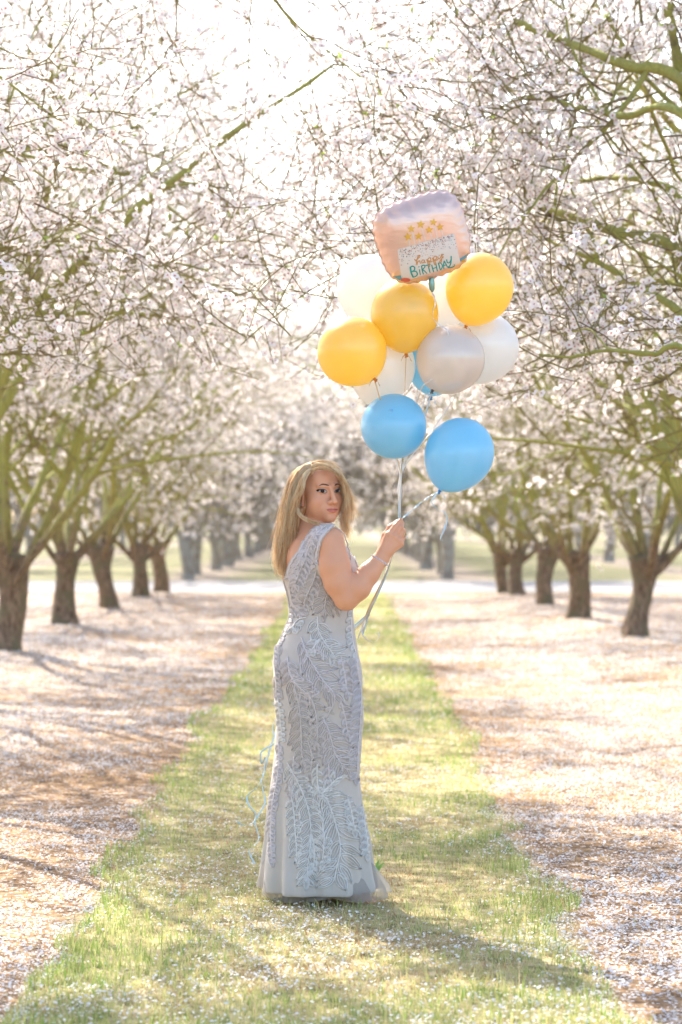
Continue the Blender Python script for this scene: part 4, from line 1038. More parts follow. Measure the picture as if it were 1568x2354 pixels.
NT, NZ = 96, 12; Vt = []
hz = [(1930, 622, 836, .11), (1955, 616, 842, .12), (1985, 608, 853, .14), (2012, 600, 870, .155), (2040, 596, 888, .168), (2061, 595, 893, .172)]
for k in range(NZ):
    u = k/(NZ-1)*(len(hz)-1); i0 = min(int(u), len(hz)-2); f_ = u-i0
    r_ = [hz[i0][q]*(1-f_)+hz[i0+1][q]*f_ for q in range(4)]
    a0 = P(r_[1], r_[0]); a1 = P(r_[2], r_[0]); cx = (a0[0]+a1[0])/2; hw = (a1[0]-a0[0])/2; wv = (k/(NZ-1))**1.5
    for q in range(NT):
        an = q/NT*2*PI_; fo = 0.012*wv*S_(an*11+1.3*S_(an*3))+0.006*wv*S_(an*23)
        Vt.append((cx+(hw+fo)*math.cos(an), D0+(r_[3]+fo)*S_(an), max(0.016, a0[2]+0.008+0.014*wv*S_(an*4+1)+(0.028*max(0, -math.cos(an*1.0+0.6))*wv)-0.004)))
Qt = [(k*NT+q, k*NT+(q+1) % NT, (k+1)*NT+(q+1) % NT, (k+1)*NT+q) for k in range(NZ-1) for q in range(NT)]
link('tulle_hem', mesh_np('tulle_hem', off(np.array(Vt), BASE), quads=np.array(Qt), mats=[M['tulle']]), gown)

# ------------------------------------------------------------------ hair
def hair_mat(name, c1, c2):
    m, t, out = newmat(name)
    tc = t.nodes.new('ShaderNodeTexCoord'); mp = t.nodes.new('ShaderNodeMapping'); mp.inputs['Scale'].default_value = (1, 1, 0.12); t.links.new(tc.outputs['Object'], mp.inputs[0])
    c = mixc(t, ramp(t, noise(t, 90, 3, vec=mp.outputs[0]), [(0.35, (0, 0, 0)), (0.65, (1, 1, 1))]), c1, c2)
    d = t.nodes.new('ShaderNodeBsdfDiffuse'); t.links.new(c, d.inputs[0])
    tr = t.nodes.new('ShaderNodeBsdfTranslucent'); t.links.new(c, tr.inputs[0])
    g = t.nodes.new('ShaderNodeBsdfGlossy'); g.inputs['Roughness'].default_value = 0.38; t.links.new(mixc(t, 0.5, c, (0.9, 0.85, 0.75)), g.inputs[0])
    a = t.nodes.new('ShaderNodeMixShader'); a.inputs[0].default_value = 0.5; t.links.new(d.outputs[0], a.inputs[1]); t.links.new(tr.outputs[0], a.inputs[2])
    b = t.nodes.new('ShaderNodeMixShader'); b.inputs[0].default_value = 0.12; t.links.new(a.outputs[0], b.inputs[1]); t.links.new(g.outputs[0], b.inputs[2])
    t.links.new(b.outputs[0], out.inputs[0]); return m
M['hair1'] = hair_mat('blonde_hair', (0.96, 0.66, 0.34), (1.0, 0.88, 0.62))
M['hair2'] = hair_mat('dark_blonde_hair', (0.68, 0.40, 0.18), (0.94, 0.66, 0.36))
M['hair3'] = hair_mat('pale_blonde_hair', (0.90, 0.72, 0.46), (0.98, 0.90, 0.70))
hrng = np.random.default_rng(3)
HA = Acc()
# closed underlayer hugging the skull
U = Field(np.arange(-0.21, 0.05, 0.003), D0+np.arange(-0.16, 0.13, 0.003), np.arange(1.22, 1.70, 0.003))
U.ell(H(0, .022, .030), (.082, .098, .088), .01, R=HR)
U.ell(H(0, .050, -.03), (.074, .065, .08), .03, R=HR)
back = [P(694, 1120, -.00), P(680, 1165, -.02), P(668, 1205, -.04), P(660, 1250, -.05), P(652, 1295, -.05)]
U.chain(back, [.040, .038, .030, .024, .010], .02)
U.ell(H(0, -.085, -.018), (.066, .075, .088), .006, 's', R=HR)      # the face stays free
U.ell(H(-.02, -.10, .02), (.05, .07, .062), .006, 's', R=HR)
U.ell(H(-.035, -.080, .072), (.046, .040, .036), .006, 's', R=HR)
U.ell(H(-.072, -.055, .02), (.030, .058, .060), .006, 's', R=HR)
U.ell(H(-.088, -.01, -.03), (.026, .034, .036), .006, 's', R=HR)
UV, UQ = surface_nets(U.f, U.xs.astype(float), U.ys.astype(float), U.zs.astype(float))
HA.add(UV, UQ, m=1)
def lock(pts, n, rr, m=0, wav=0.004, fray=1.0, wdt=0.0011, K=10, flat=1.0):
    "pts rows: px, py, dy ; rr radii along it"
    c = np.array([P(a, b, d) for a, b, d in pts]); c = spline(c, K); r = spline(np.array(rr, float)[:, None], K)[:, 0]
    a = hrng.uniform(0, 2*np.pi, n); q = np.sqrt(hrng.random(n)); t = np.linspace(0, 1, K)
    T = np.gradient(c, axis=0); T = unit(T); A_ = unit(np.cross(T, [[0, 1, 0.1]])); B_ = np.cross(T, A_)
    end = (hrng.uniform(0.66, 1.04, n)**0.8)[:, None]
    tt = np.clip(t[None]*end, 0, 1.0)*(K-1); i = np.minimum(tt.astype(int), K-2); u = (tt-i)[..., None]
    ip = lambda arr: arr[i]*(1-u)+arr[i+1]*u
    rad_ = (r[i]*(1-u[..., 0])+r[i+1]*u[..., 0])*q[:, None]
    ph = a[:, None]+0.5*np.sin(t[None]*3+hrng.uniform(0, 6, (n, 1)))
    pos = ip(c)+ip(A_)*(rad_*np.cos(ph))[..., None]+ip(B_)*(rad_*np.sin(ph)*flat)[..., None]
    pos += (wav*np.sin(t[None, :, None]*hrng.uniform(4, 11, (n, 1, 1))+hrng.uniform(0, 6, (n, 1, 3)))*hrng.normal(0, 0.6, (n, 1, 3)))*t[None, :, None]
    pos += hrng.normal(0, 0.012*fray, (n, 1, 3))*(t**3)[None, :, None]
    w_ = wdt*hrng.uniform(0.7, 1.3, (n, 1))*(1-0.75*t[None]**2)
    V_, Q_ = tubes(pos, w_, 3); mm = hrng.choice([m, m, 2 if m == 0 else 0, 1], n)
    HA.add(V_, Q_, m=np.repeat(mm, (K-1)*3))
# crown and back, falling left
lock([(716, 1074, -.05), (694, 1084, -.06), (678, 1112, -.06), (669, 1150, -.06), (660, 1200, -.06), (650, 1258, -.055), (645, 1312, -.05)], 520, [.012, .016, .018, .016, .016, .014, .006], 0, .007)
lock([(718, 1072, -.02), (692, 1082, -.02), (672, 1108, -.02), (663, 1150, -.02), (652, 1205, -.03), (641, 1262, -.04), (641, 1305, -.045)], 520, [.012, .018, .02, .018, .018, .014, .006], 2, .007)
lock([(722, 1072, .03), (700, 1080, .04), (676, 1110, .04), (664, 1160, .03), (660, 1215, .0), (650, 1270, -.02), (650, 1318, -.03)], 420, [.015, .02, .022, .022, .02, .016, .006], 0, .007)
lock([(715, 1080, -.085), (703, 1090, -.092), (694, 1108, -.094), (688, 1130, -.092), (680, 1150, -.085), (673, 1190, -.075), (664, 1238, -.065), (654, 1290, -.055), (652, 1325, -.05)], 560, [.006, .008, .0095, .0095, .009, .010, .011, .009, .003], 0, .005)
lock([(712, 1084, -.098), (703, 1098, -.103), (698, 1116, -.104), (691, 1136, -.10), (682, 1150, -.09), (676, 1168, -.085)], 200, [.004, .005, .005, .005, .005, .004], 0, .003, .3)
lock([(684, 1150, -.07), (683, 1172, -.08), (694, 1188, -.11), (712, 1198, -.135), (736, 1205, -.15)], 170, [.006, .006, .006, .0055, .002], 0, fray=.25)
lock([(690, 1135, -.055), (681, 1170, -.075), (675, 1215, -.075), (668, 1258, -.07)], 200, [.006, .008, .008, .002], 1, .006)
# over the top towards the right side
lock([(716, 1074, -.055), (734, 1067, -.07), (755, 1072, -.095), (773, 1083, -.105), (788, 1102, -.10), (797, 1130, -.09), (800, 1162, -.08), (796, 1200, -.07)], 300, [.007, .008, .008, .006, .004, .0035, .0045, .005], 0, .003, .5)
lock([(718, 1070, -.02), (737, 1065, -.03), (757, 1069, -.05), (775, 1081, -.06), (789, 1103, -.055), (797, 1134, -.05), (800, 1168, -.045), (797, 1208, -.04)], 260, [.01, .0105, .010, .008, .005, .005, .0065, .005], 2, .005, 1.1)
lock([(722, 1070, .03), (742, 1066, .03), (759, 1075, .01), (777, 1095, -.01), (790, 1132, -.01), (793, 1180, -.03), (798, 1238, -.04)], 190, [.014, .014, .012, .010, .008, .007, .004], 0, .010, 1.0)
lock([(792, 1150, -.05), (789, 1180, -.05), (792, 1205, -.05), (798, 1240, -.05)], 120, [.004, .007, .007, .003], 0, .007, .8)
lock([(708, 1090, -.085), (718, 1081, -.097), (736, 1076, -.106), (756, 1079, -.112), (775, 1090, -.112), (788, 1108, -.105)], 160, [.003, .0045, .005, .0045, .0035, .002], 1, .003, .2)
# wind-blown ends and fly-aways
lock([(780, 1092, -.05), (792, 1120, -.05), (808, 1150, -.05), (822, 1168, -.05)], 85, [.004, .006, .011, .010], 2, .009, 1.3, .0005)
lock([(784, 1105, -.04), (797, 1140, -.04), (812, 1174, -.04), (811, 1204, -.04)], 90, [.004, .007, .011, .010], 2, .009, 1.3, .0005)
lock([(700, 1082, -.03), (668, 1110, -.03), (652, 1160, -.03), (642, 1210, -.03), (628, 1262, -.03)], 70, [.008, .014, .016, .014, .010], 2, .008, 1.3, .0005)
lock([(716, 1066, -.03), (742, 1060, -.03), (770, 1070, -.03), (792, 1096, -.03)], 45, [.006, .007, .009, .010], 2, .005, .8, .0004)
link('hair', HA.mesh('hair', [M['hair1'], M['hair2'], M['hair3']], BASE), person)
print('LEAVES', leafn[0])

# ------------------------------------------------------------------ balloons
def latex(name, col, tcol, trans=0.5, gloss=0.06, rough=0.30, pearl=False):
    m, t, out = newmat(name)
    d = t.nodes.new('ShaderNodeBsdfDiffuse'); tr = t.nodes.new('ShaderNodeBsdfTranslucent')
    n_ = noise(t, 6, 2); c = mixc(t, n_, [x*0.94 for x in col], col); t.links.new(c, d.inputs[0]); tr.inputs[0].default_value = rgba(tcol)
    a = t.nodes.new('ShaderNodeMixShader'); a.inputs[0].default_value = trans; t.links.new(d.outputs[0], a.inputs[1]); t.links.new(tr.outputs[0], a.inputs[2])
    g = t.nodes.new('ShaderNodeBsdfGlossy'); g.inputs['Roughness'].default_value = rough; g.inputs[0].default_value = (1, 1, 1, 1) if not pearl else rgba((0.85, 0.80, 0.75))
    lw = t.nodes.new('ShaderNodeLayerWeight'); lw.inputs[0].default_value = 0.25
    mu = nd(t, 'ShaderNodeMath', operation='MULTIPLY_ADD'); t.links.new(lw.outputs['Fresnel'], mu.inputs[0]); mu.inputs[1].default_value = 0.5; mu.inputs[2].default_value = gloss
    b = t.nodes.new('ShaderNodeMixShader'); t.links.new(mu.outputs[0], b.inputs[0]); t.links.new(a.outputs[0], b.inputs[1]); t.links.new(g.outputs[0], b.inputs[2])
    t.links.new(b.outputs[0], out.inputs[0]); return m
M['yel'] = latex('golden_yellow_latex', (0.90, 0.62, 0.11), (0.97, 0.74, 0.18))
M['blu'] = latex('sky_blue_latex', (0.27, 0.63, 0.87), (0.38, 0.76, 0.95), 0.45)
M['wht'] = latex('white_latex', (0.84, 0.82, 0.80), (0.88, 0.86, 0.83), 0.5)
M['prl'] = latex('pearl_silver_latex', (0.90, 0.82, 0.74), (0.92, 0.83, 0.74), 0.5, 0.12, 0.22, True)
M['knot_y'] = simple('orange_knot', (0.62, 0.22, 0.03), 0.5, 0.1, 50)
M['knot_b'] = simple('blue_knot', (0.04, 0.20, 0.45), 0.5, 0.1, 50)
M['knot_w'] = simple('white_knot', (0.6, 0.57, 0.53), 0.5, 0.1, 50)
M['knot_p'] = simple('grey_knot', (0.10, 0.09, 0.09), 0.5, 0.1, 50)
M['rib_w'] = thin('white_ribbon', (0.80, 0.78, 0.76), 0.3, 0.05, 20, 0.25, 0.25)
M['rib_b'] = thin('blue_ribbon', (0.42, 0.66, 0.80), 0.3, 0.05, 20, 0.25, 0.25)
M['rib_g'] = thin('gold_ribbon', (0.72, 0.50, 0.22), 0.3, 0.05, 20, 0.25, 0.25)
HAND = Z(1235, 290, .014)
GRIP = lambda k: HAND+np.array([0.003*math.sin(k*2.1), 0.003*math.cos(k*1.7), 0])
def ribbon(name, pts, w_, mat, parent, origin, n=40, twist=3.0, ph=0.0, closed=False):
    c = spline(np.array(pts), n); T = unit(np.gradient(c, axis=0))
    A_ = unit(np.cross(T, [[0.0, 1.0, 0.05]])); B_ = np.cross(T, A_)
    a = ph+np.linspace(0, twist, n)[:, None]; D_ = A_*np.cos(a)+B_*np.sin(a)
    N_ = np.cross(T, D_)*0.0004
    V_ = np.concatenate([c+D_*w_/2+N_, c-D_*w_/2+N_, c-D_*w_/2-N_, c+D_*w_/2-N_])
    q = []
    for k in range(n-1):
        for s0, s1 in ((0, 1), (1, 2), (2, 3), (3, 0)): q.append((s0*n+k, s1*n+k, s1*n+k+1, s0*n+k+1))
    return link(name, mesh_np(name, off(V_, origin), quads=np.array(q), mats=[mat]), parent)
def latex_balloon(label, group, cx, cy, dy, rx, ry, tilt, mat, kmat, rmat, lean=0.0, k=0, tail=None, ribbon_on=True, via=None):
    "tilt: angle in the picture plane from straight-down to the knot (deg, + = knot to the right); lean: knot towards (+) or away from camera"
    c = P(cx, cy, dy); d = D0+dy; R = rx/F*d; L = ry/F*d
    t_ = rad(tilt); l_ = rad(lean)
    ax = np.array([math.sin(t_)*math.cos(l_), -math.sin(l_), -math.cos(t_)*math.cos(l_)])      # towards the knot
    e1 = unit(np.cross(ax, [0, 1, 0.01])); e2 = np.cross(ax, e1)
    NU, NV = 40, 30; ph = np.linspace(0, math.pi, NV); Vb = []
    for q, a in enumerate(ph[:-1]):
        s = -math.cos(a); r = math.sin(a)
        if s > 0: r = r*(1-0.15*s**2.2); z_ = s*L*1.06
        else: z_ = s*L*0.94
        r *= R
        if q == 0: r = 1e-4
        th = np.arange(NU)/NU*2*np.pi
        Vb.append(c+ax*z_+e1*np.cos(th)[:, None]*r+e2*np.sin(th)[:, None]*r)
    neck = L*1.06
    for zz, rr in ((neck+.000, .007), (neck+.004, .0042)):
        th = np.arange(NU)/NU*2*np.pi; Vb.append(c+ax*zz+e1*np.cos(th)[:, None]*rr+e2*np.sin(th)[:, None]*rr)
    Vb = np.concatenate(Vb); K = len(Vb)//NU
    Qb = [(i*NU+j, i*NU+(j+1) % NU, (i+1)*NU+(j+1) % NU, (i+1)*NU+j) for i in range(K-1) for j in range(NU)]
    kn = c+ax*(neck+.006)
    o = thing('balloon', label, 'balloon', tuple(c), group)
    link('envelope', mesh_np('envelope', off(Vb, c), quads=np.array(Qb), mats=[mat]), o)
    A = Acc(); th = np.linspace(0, 2*np.pi, 11)
    A.tube(kn+e1*np.cos(th)[:, None]*.0042+e2*np.sin(th)[:, None]*.0042, .0034, 5)
    A.tube(np.array([kn, kn+ax*.006, kn+ax*.011+e1*.002]), [.003, .0045, .0085], 7)
    link('knot', A.mesh('knot', [kmat], c), o)
    A = Acc(); top = c-ax*L*0.94
    A.tube(np.array([top+ax*.003, top-ax*.0015, top-ax*.003]), [.010, .007, .001], 10); link('nipple', A.mesh('nipple', [mat], c), o)
    if ribbon_on:
        g = GRIP(k); pts = [kn]
        if via is not None: pts += [P(*v) for v in via]
        else:
            m_ = kn*0.5+P(922+1.3*k, 1075, 0.02)*0.5+np.array([0, 0, -.01]); pts += [m_, P(921+1.6*math.sin(k*2.3), 1090, -.02+.004*k)]
        pts += [g]
        if tail: pts += [g+np.array([0.004, 0.01, -.03])]+[P(*v) for v in tail]
        ribbon('ribbon', pts, .0048, rmat, o, c, 60 if tail else 36, 4+k, k)
        for q in range(2):           # curled short end at the knot
            s_ = 1 if q else -1
            e = [kn, kn+np.array([s_*.012, -.006, -.010]), kn+np.array([s_*.020, -.008, -.028])]
            ribbon('bow_end', e, .0042, rmat, o, c, 10, 1.5, q)
    return o, kn
GB = 'latex balloons held in one bunch by the woman'
def T_(k, dx=0, end=0):      # tails hanging from the hand behind her side
    base = [(905, 1262, -.05), (890, 1310, -.02), (868, 1360, .00), (846, 1410, .03), (828, 1462+end, .05)]
    return [(a+dx*(i_/4)+1.4*math.sin(k*1.3+i_*1.7), b+2*math.cos(k+i_), c+.003*math.sin(k+2*i_)) for i_, (a, b, c) in enumerate(base)]
latex_balloon('yellow balloon lowest and leftmost of the bunch, overlapping a white one', GB, 809, 808, -.06, 81, 81, 38, M['yel'], M['knot_y'], M['rib_g'], 22, 0, T_(0, -2))
latex_balloon('yellow balloon in the middle directly under the foil birthday balloon', GB, 930, 722, -.02, 78, 86, 2, M['yel'], M['knot_y'], M['rib_g'], 8, 1, T_(1, 3, -8))
latex_balloon('yellow balloon at upper right, touching the foil balloon corner', GB, 1102, 662, .00, 78, 86, -19, M['yel'], M['knot_y'], M['rib_g'], -18, 2, None, via=[(1040, 800, .12), (968, 900, .06), (925, 1060, .0)])
latex_balloon('white balloon at upper left behind the foil balloon', GB, 853, 666, .22, 79, 86, 20, M['wht'], M['knot_w'], M['rib_w'], -10, 3, T_(3, -4, 5))
latex_balloon('white balloon at far right behind the pearl balloon', GB, 1113, 798, .18, 80, 84, -28, M['wht'], M['knot_w'], M['rib_w'], -8, 4, None)
latex_balloon('white balloon behind the lowest yellow and upper blue balloons', GB, 880, 846, .12, 74, 84, -24, M['wht'], M['knot_w'], M['rib_w'], -5, 5, T_(5, 2, 2))
latex_balloon('white balloon glimpsed between the two upper yellow balloons', GB, 1017, 700, .24, 76, 86, -5, M['wht'], M['knot_w'], M['rib_w'], 0, 6, None)
latex_balloon('pearly silver balloon in the middle right, in front of white ones', GB, 1036, 825, -.05, 79, 82, -30, M['prl'], M['knot_p'], M['rib_w'], 18, 7, T_(7, 4, -14))
latex_balloon('blue balloon mostly hidden behind the pearl balloon', GB, 1003, 824, .20, 74, 82, -8, M['blu'], M['knot_b'], M['rib_b'], 0, 8, None)
latex_balloon('blue balloon straight above the hand, left of its blue twin', GB, 905, 980, -.03, 75.5, 77, 12, M['blu'], M['knot_b'], M['rib_b'], -62, 9, T_(9, 6, -4))
ob, kb = latex_balloon('lowest blue balloon, tugging its ribbon sideways to the right', GB, 1056, 1043, -.08, 79, 89, -28, M['blu'], M['knot_b'], M['rib_b'], 5, 10, None, via=[(975, 1150, -.09)])
ribbon('curled_ribbon_end', [kb, P(992, 1152, -.09), P(1006, 1170, -.085), P(1024, 1180, -.09), P(1026, 1202, -.08), P(1019, 1222, -.09), P(1012, 1240, -.08), P(1018, 1242, -.085)], .005, M['rib_b'], ob, P(1056, 1043, -.08), 50, 5)
ribbon('curled_ribbon_end', [GRIP(10), P(905, 1262, -.05), P(878, 1340, 0), P(850, 1400, .03), P(832, 1440, .04), P(836, 1462, .03), P(850, 1474, .03), P(864, 1474, .04), P(871, 1462, .03), P(869, 1452, .03)], .004, M['rib_w'], ob, P(1056, 1043, -.08), 60, 6)
# long ends blown out behind the gown at knee height
g1 = bpy.data.objects.new('trailing_ribbon', None)
def trail(label, pts, mat, w_=.0068):
    o = thing('trailing_ribbon', label, 'ribbon', tuple(P(*pts[0])), 'ribbon ends trailing past the gown hem')
    ribbon('ribbon', [P(*p) for p in pts], w_, mat, o, P(*pts[0]), 90, 9)
bpy.data.objects.remove(g1)
trail('pale blue ribbon end curling out beside the gown, ending near the ground', [(850, 1408, .06), (780, 1470, .30), (700, 1560, .30), (648, 1630, .22), (632, 1655, .16), (627, 1680, .14), (635, 1705, .15), (620, 1715, .13), (600, 1730, .12), (602, 1755, .14), (610, 1740, .13), (606, 1770, .12), (602, 1800, .12), (608, 1830, .14), (608, 1850, .12), (590, 1880, .13), (586, 1890, .14), (594, 1918, .13), (592, 1935, .12), (574, 1952, .13), (577, 1968, .12), (586, 1985, .12)], M['rib_b'])
trail('pale blue ribbon end with a wide loop left of the gown', [(850, 1412, .06), (780, 1480, .31), (700, 1590, .31), (645, 1660, .22), (628, 1700, .16), (616, 1740, .12), (606, 1780, .13), (592, 1808, .12), (570, 1828, .13), (572, 1850, .12), (588, 1870, .12), (582, 1890, .13), (562, 1897, .12), (545, 1888, .13)], M['rib_b'])
trail('short gold ribbon end pressed against the left side of the gown', [(848, 1415, .06), (780, 1490, .30), (700, 1610, .30), (650, 1680, .20), (634, 1720, .15), (632, 1752, .12), (627, 1782, .11), (628, 1800, .12)], M['rib_g'], .004)

# foil birthday balloon
FC = P(971, 546, -.16); fd = D0-.16
FA = rad(17.5); fx = np.array([math.cos(FA), 0, math.sin(FA)]); fz0 = np.array([-math.sin(FA), 0, math.cos(FA)])
tl = rad(16); fy = np.array([0, -1, 0.]); fz = fz0*math.cos(tl)+np.array([0, -1, 0])*math.sin(tl); fn = np.cross(fx, fz); fn = fn if fn[1] < 0 else -fn
FW, FH, FT_ = 105/F*fd, 97/F*fd, 0.078
def foil(u, v, side=1, lift=0.0):
    "u,v in -1..1 on the front (side 1) or back (-1)"
    u = np.asarray(u, float); v = np.asarray(v, float)
    p = 3.4; rr = (np.abs(u)**p+np.abs(v)**p)**(1/p); mx = np.maximum(np.abs(u), np.abs(v))+1e-9
    k = mx/np.maximum(rr, 1e-9); U_ = u*k; V_ = v*k                      # square -> rounded square
    e = np.clip(1-mx, 0, 1); h = FT_*(1-(1-e)**2.6)**0.62
    tap = 1+0.04*V_
    an = np.arctan2(V_, U_); wr = 0.0018*np.sin(an*26+1.5*np.sin(an*3))*np.exp(-((mx-0.93)/0.10)**2)+0.0022*np.sin(U_*19+0.5)*np.clip((V_-0.35)/0.5, 0, 1)*np.exp(-((mx-0.8)/0.25)**2)
    sc = 1-0.012*np.cos(an*34)*(mx > 0.97)
    pos = FC+fx*(U_*FW*tap*sc)[..., None]+fz*(V_*FH*sc)[..., None]+fn*(side*(h+wr*(e > 0)+lift))[..., None]
    return pos
fo = thing('foil_balloon', 'rose pink square foil balloon with a happy birthday cake panel and gold stars', 'balloon', tuple(FC))
def foil_mat():
    m, t, out = newmat('rose_foil')
    b = t.nodes.new('ShaderNodeBsdfPrincipled'); b.inputs['Metallic'].default_value = 0.6; b.inputs['Roughness'].default_value = 0.31
    t.links.new(mixc(t, noise(t, 5, 3), (0.70, 0.46, 0.37), (0.76, 0.55, 0.46)), b.inputs['Base Color'])
    tc = t.nodes.new('ShaderNodeTexCoord'); wv = t.nodes.new('ShaderNodeTexNoise'); wv.inputs['Scale'].default_value = 14; wv.inputs['Detail'].default_value = 3
    mp = t.nodes.new('ShaderNodeMapping'); mp.inputs['Scale'].default_value = (1, 1, 3); t.links.new(tc.outputs['Object'], mp.inputs[0]); t.links.new(mp.outputs[0], wv.inputs['Vector'])
    bp = nd(t, 'ShaderNodeBump', Strength=0.25, Distance=0.01); t.links.new(wv.outputs['Fac'], bp.inputs['Height']); t.links.new(bp.outputs[0], b.inputs['Normal'])
    t.links.new(b.outputs[0], out.inputs[0]); return m
M['foil'] = foil_mat()
N_ = 64; g = np.sin(np.linspace(-np.pi/2, np.pi/2, N_)); Uu, Vv = np.meshgrid(g, g, indexing='ij')
Vf = np.concatenate([foil(Uu, Vv, 1).reshape(-1, 3), foil(Uu, Vv, -1).reshape(-1, 3)])
i, j = np.meshgrid(np.arange(N_-1), np.arange(N_-1), indexing='ij'); a = i*N_+j
q1 = np.stack([a, a+N_, a+N_+1, a+1], -1).reshape(-1, 4); q2 = q1[:, ::-1]+N_*N_
link('envelope', mesh_np('envelope', off(Vf, FC), quads=np.vstack([q1, q2]), mats=[M['foil']]), fo)
# flat welded seam round the rim
M['seam'] = simple('foil_seam', (0.66, 0.46, 0.40), 0.35, 0.1, 30, metallic=0.6)
rim = []
for a in np.linspace(0, 2*np.pi, 181)[:-1]:
    c_, s_ = math.cos(a), math.sin(a); mx = max(abs(c_), abs(s_)); rim.append((c_/mx, s_/mx))
rim = np.array(rim); P0 = foil(rim[:, 0]*.995, rim[:, 1]*.995, 0); out_ = unit(P0-FC); jag = (0.0030+0.0016*np.abs(np.sin(np.arange(180)*0.55)))[:, None]
zz_ = fn*(0.0016*np.sin(np.arange(180)*0.9))[:, None]; P1 = P0+out_*jag+zz_
n = 180; Vs = np.concatenate([P0+fn*.0006, P1+fn*.0006, P1-fn*.0006, P0-fn*.0006]); Qs = []
for k in range(n):
    k2 = (k+1) % n
    for s0, s1 in ((0, 1), (1, 2), (2, 3)): Qs.append((s0*n+k, s1*n+k, s1*n+k2, s0*n+k2))
link('seam', mesh_np('seam', off(Vs, FC), quads=np.array(Qs), mats=[M['seam']]), fo)
# print on the front; panel coordinates measured on the photograph (zoom units, see uv())
def uv(x, y):
    "photo zoom coordinates of the balloon -> u,v on the front sheet"
    x = np.asarray(x, float); y = np.asarray(y, float)
    px = (1320+.2806*x)/1.5816; py = (660+.2806*y)/1.5816
    ct = math.cos(tl); U_ = np.zeros_like(px); V_ = np.zeros_like(px)
    for _ in range(14):
        u, v = sq(U_, V_); q = foil(u, v, 1)
        ex = px-(790+q[..., 0]/q[..., 1]*F); ey = -(py-(1195-(q[..., 2]-CAMH)/q[..., 1]*F))
        dx = ex/F*fd; dz = ey/F*fd
        U_ = np.clip(U_+0.8*(dx*math.cos(FA)+dz*math.sin(FA))/FW, -.99, .99); V_ = np.clip(V_+0.6*(-dx*math.sin(FA)+dz*math.cos(FA))/(FH*ct), -.985, .985)
    return sq(U_, V_)
def sq(U_, V_):
    p = 3.4; mx0 = np.maximum(np.abs(U_), np.abs(V_))+1e-9; rr = (np.abs(U_)**p+np.abs(V_)**p)**(1/p); k = np.minimum(rr/mx0, .97/mx0)
    return U_*k, V_*k
def decal(name, poly_pts, mat, lift, parent=fo, q=None):
    u, v = uv(*np.array(poly_pts, float).T); Vd = foil(u, v, 1, lift); return Vd
def sheet(name, c00, c10, c11, c01, mat, lift, nx=16, ny=12, parent=fo):
    a, b = np.meshgrid(np.linspace(0, 1, nx+1), np.linspace(0, 1, ny+1), indexing='ij')
    c = [np.array(q, float) for q in (c00, c10, c11, c01)]
    xy = c[0]*((1-a)*(1-b))[..., None]+c[1]*(a*(1-b))[..., None]+c[2]*(a*b)[..., None]+c[3]*((1-a)*b)[..., None]
    u, v = uv(xy[..., 0], xy[..., 1]); Vd = foil(u, v, 1, lift).reshape(-1, 3)
    i, j = np.meshgrid(np.arange(nx), np.arange(ny), indexing='ij'); q = i*(ny+1)+j
    return link(name, mesh_np(name, off(Vd, FC), quads=np.stack([q, q+1, q+ny+2, q+ny+1], -1).reshape(-1, 4), mats=[mat]), parent)
M['pr_white'] = simple('white_print', (0.66, 0.62, 0.58), 0.4, 0.03, 20)
M['pr_gold'] = simple('gold_print', (0.66, 0.40, 0.08), 0.3, 0.2, 60, metallic=0.4)
M['pr_tan'] = simple('copper_script_print', (0.55, 0.27, 0.09), 0.4, 0.1, 60)
M['pr_teal'] = simple('teal_print', (0.03, 0.30, 0.29), 0.4, 0.35, 25)
M['pr_blue'] = simple('blue_print', (0.10, 0.30, 0.40), 0.4, 0.1, 60)
M['pr_red'] = simple('red_print', (0.62, 0.12, 0.10), 0.4, 0.1, 60)
M['pr_dots'] = [simple('confetti_maroon', (0.28, 0.08, 0.10), .5), simple('confetti_teal', (0.08, 0.26, 0.28), .5), simple('confetti_orange', (0.70, 0.30, 0.14), .5)]
sheet('plate_band', (370, 1240), (515, 1212), (500, 1282), (395, 1290), M['pr_blue'], .0010, 6, 4)
sheet('plate_band', (1250, 1005), (1365, 930), (1378, 968), (1262, 1040), M['pr_blue'], .0010, 6, 4)
panel = sheet('cake_panel', (445, 885), (1180, 672), (1262, 1065), (505, 1305), M['pr_white'], .0014, 22, 14)
def stroke(acc, pts, w0, w1=None, m=0, lift=.0022, n=None, curve=True):
    pts = np.array(pts, float); n = n or max(4, len(pts)*4)
    c = spline(pts, n) if curve and len(pts) > 2 else np.stack([np.interp(np.linspace(0, len(pts)-1, n), np.arange(len(pts)), pts[:, q]) for q in (0, 1)], 1)
    t = np.gradient(c, axis=0); t /= np.linalg.norm(t, axis=1, keepdims=True)+1e-9; nn = np.stack([-t[:, 1], t[:, 0]], 1)
    w_ = np.linspace(w0, w1 if w1 is not None else w0, n)[:, None]/2
    L_ = c+nn*w_; R_ = c-nn*w_; Vd = np.concatenate([foil(*uv(L_[:, 0], L_[:, 1]), 1, lift), foil(*uv(R_[:, 0], R_[:, 1]), 1, lift)])
    acc.add(Vd, np.array([(k, k+1, n+k+1, n+k) for k in range(n-1)]), m=m)
def lettering(name, strokes, mat, w_, parent=panel):
    A = Acc()
    for s_ in strokes: stroke(A, s_[0] if isinstance(s_, tuple) else s_, s_[1] if isinstance(s_, tuple) else w_, s_[2] if isinstance(s_, tuple) else None)
    return link(name, A.mesh(name, [mat], FC), parent)
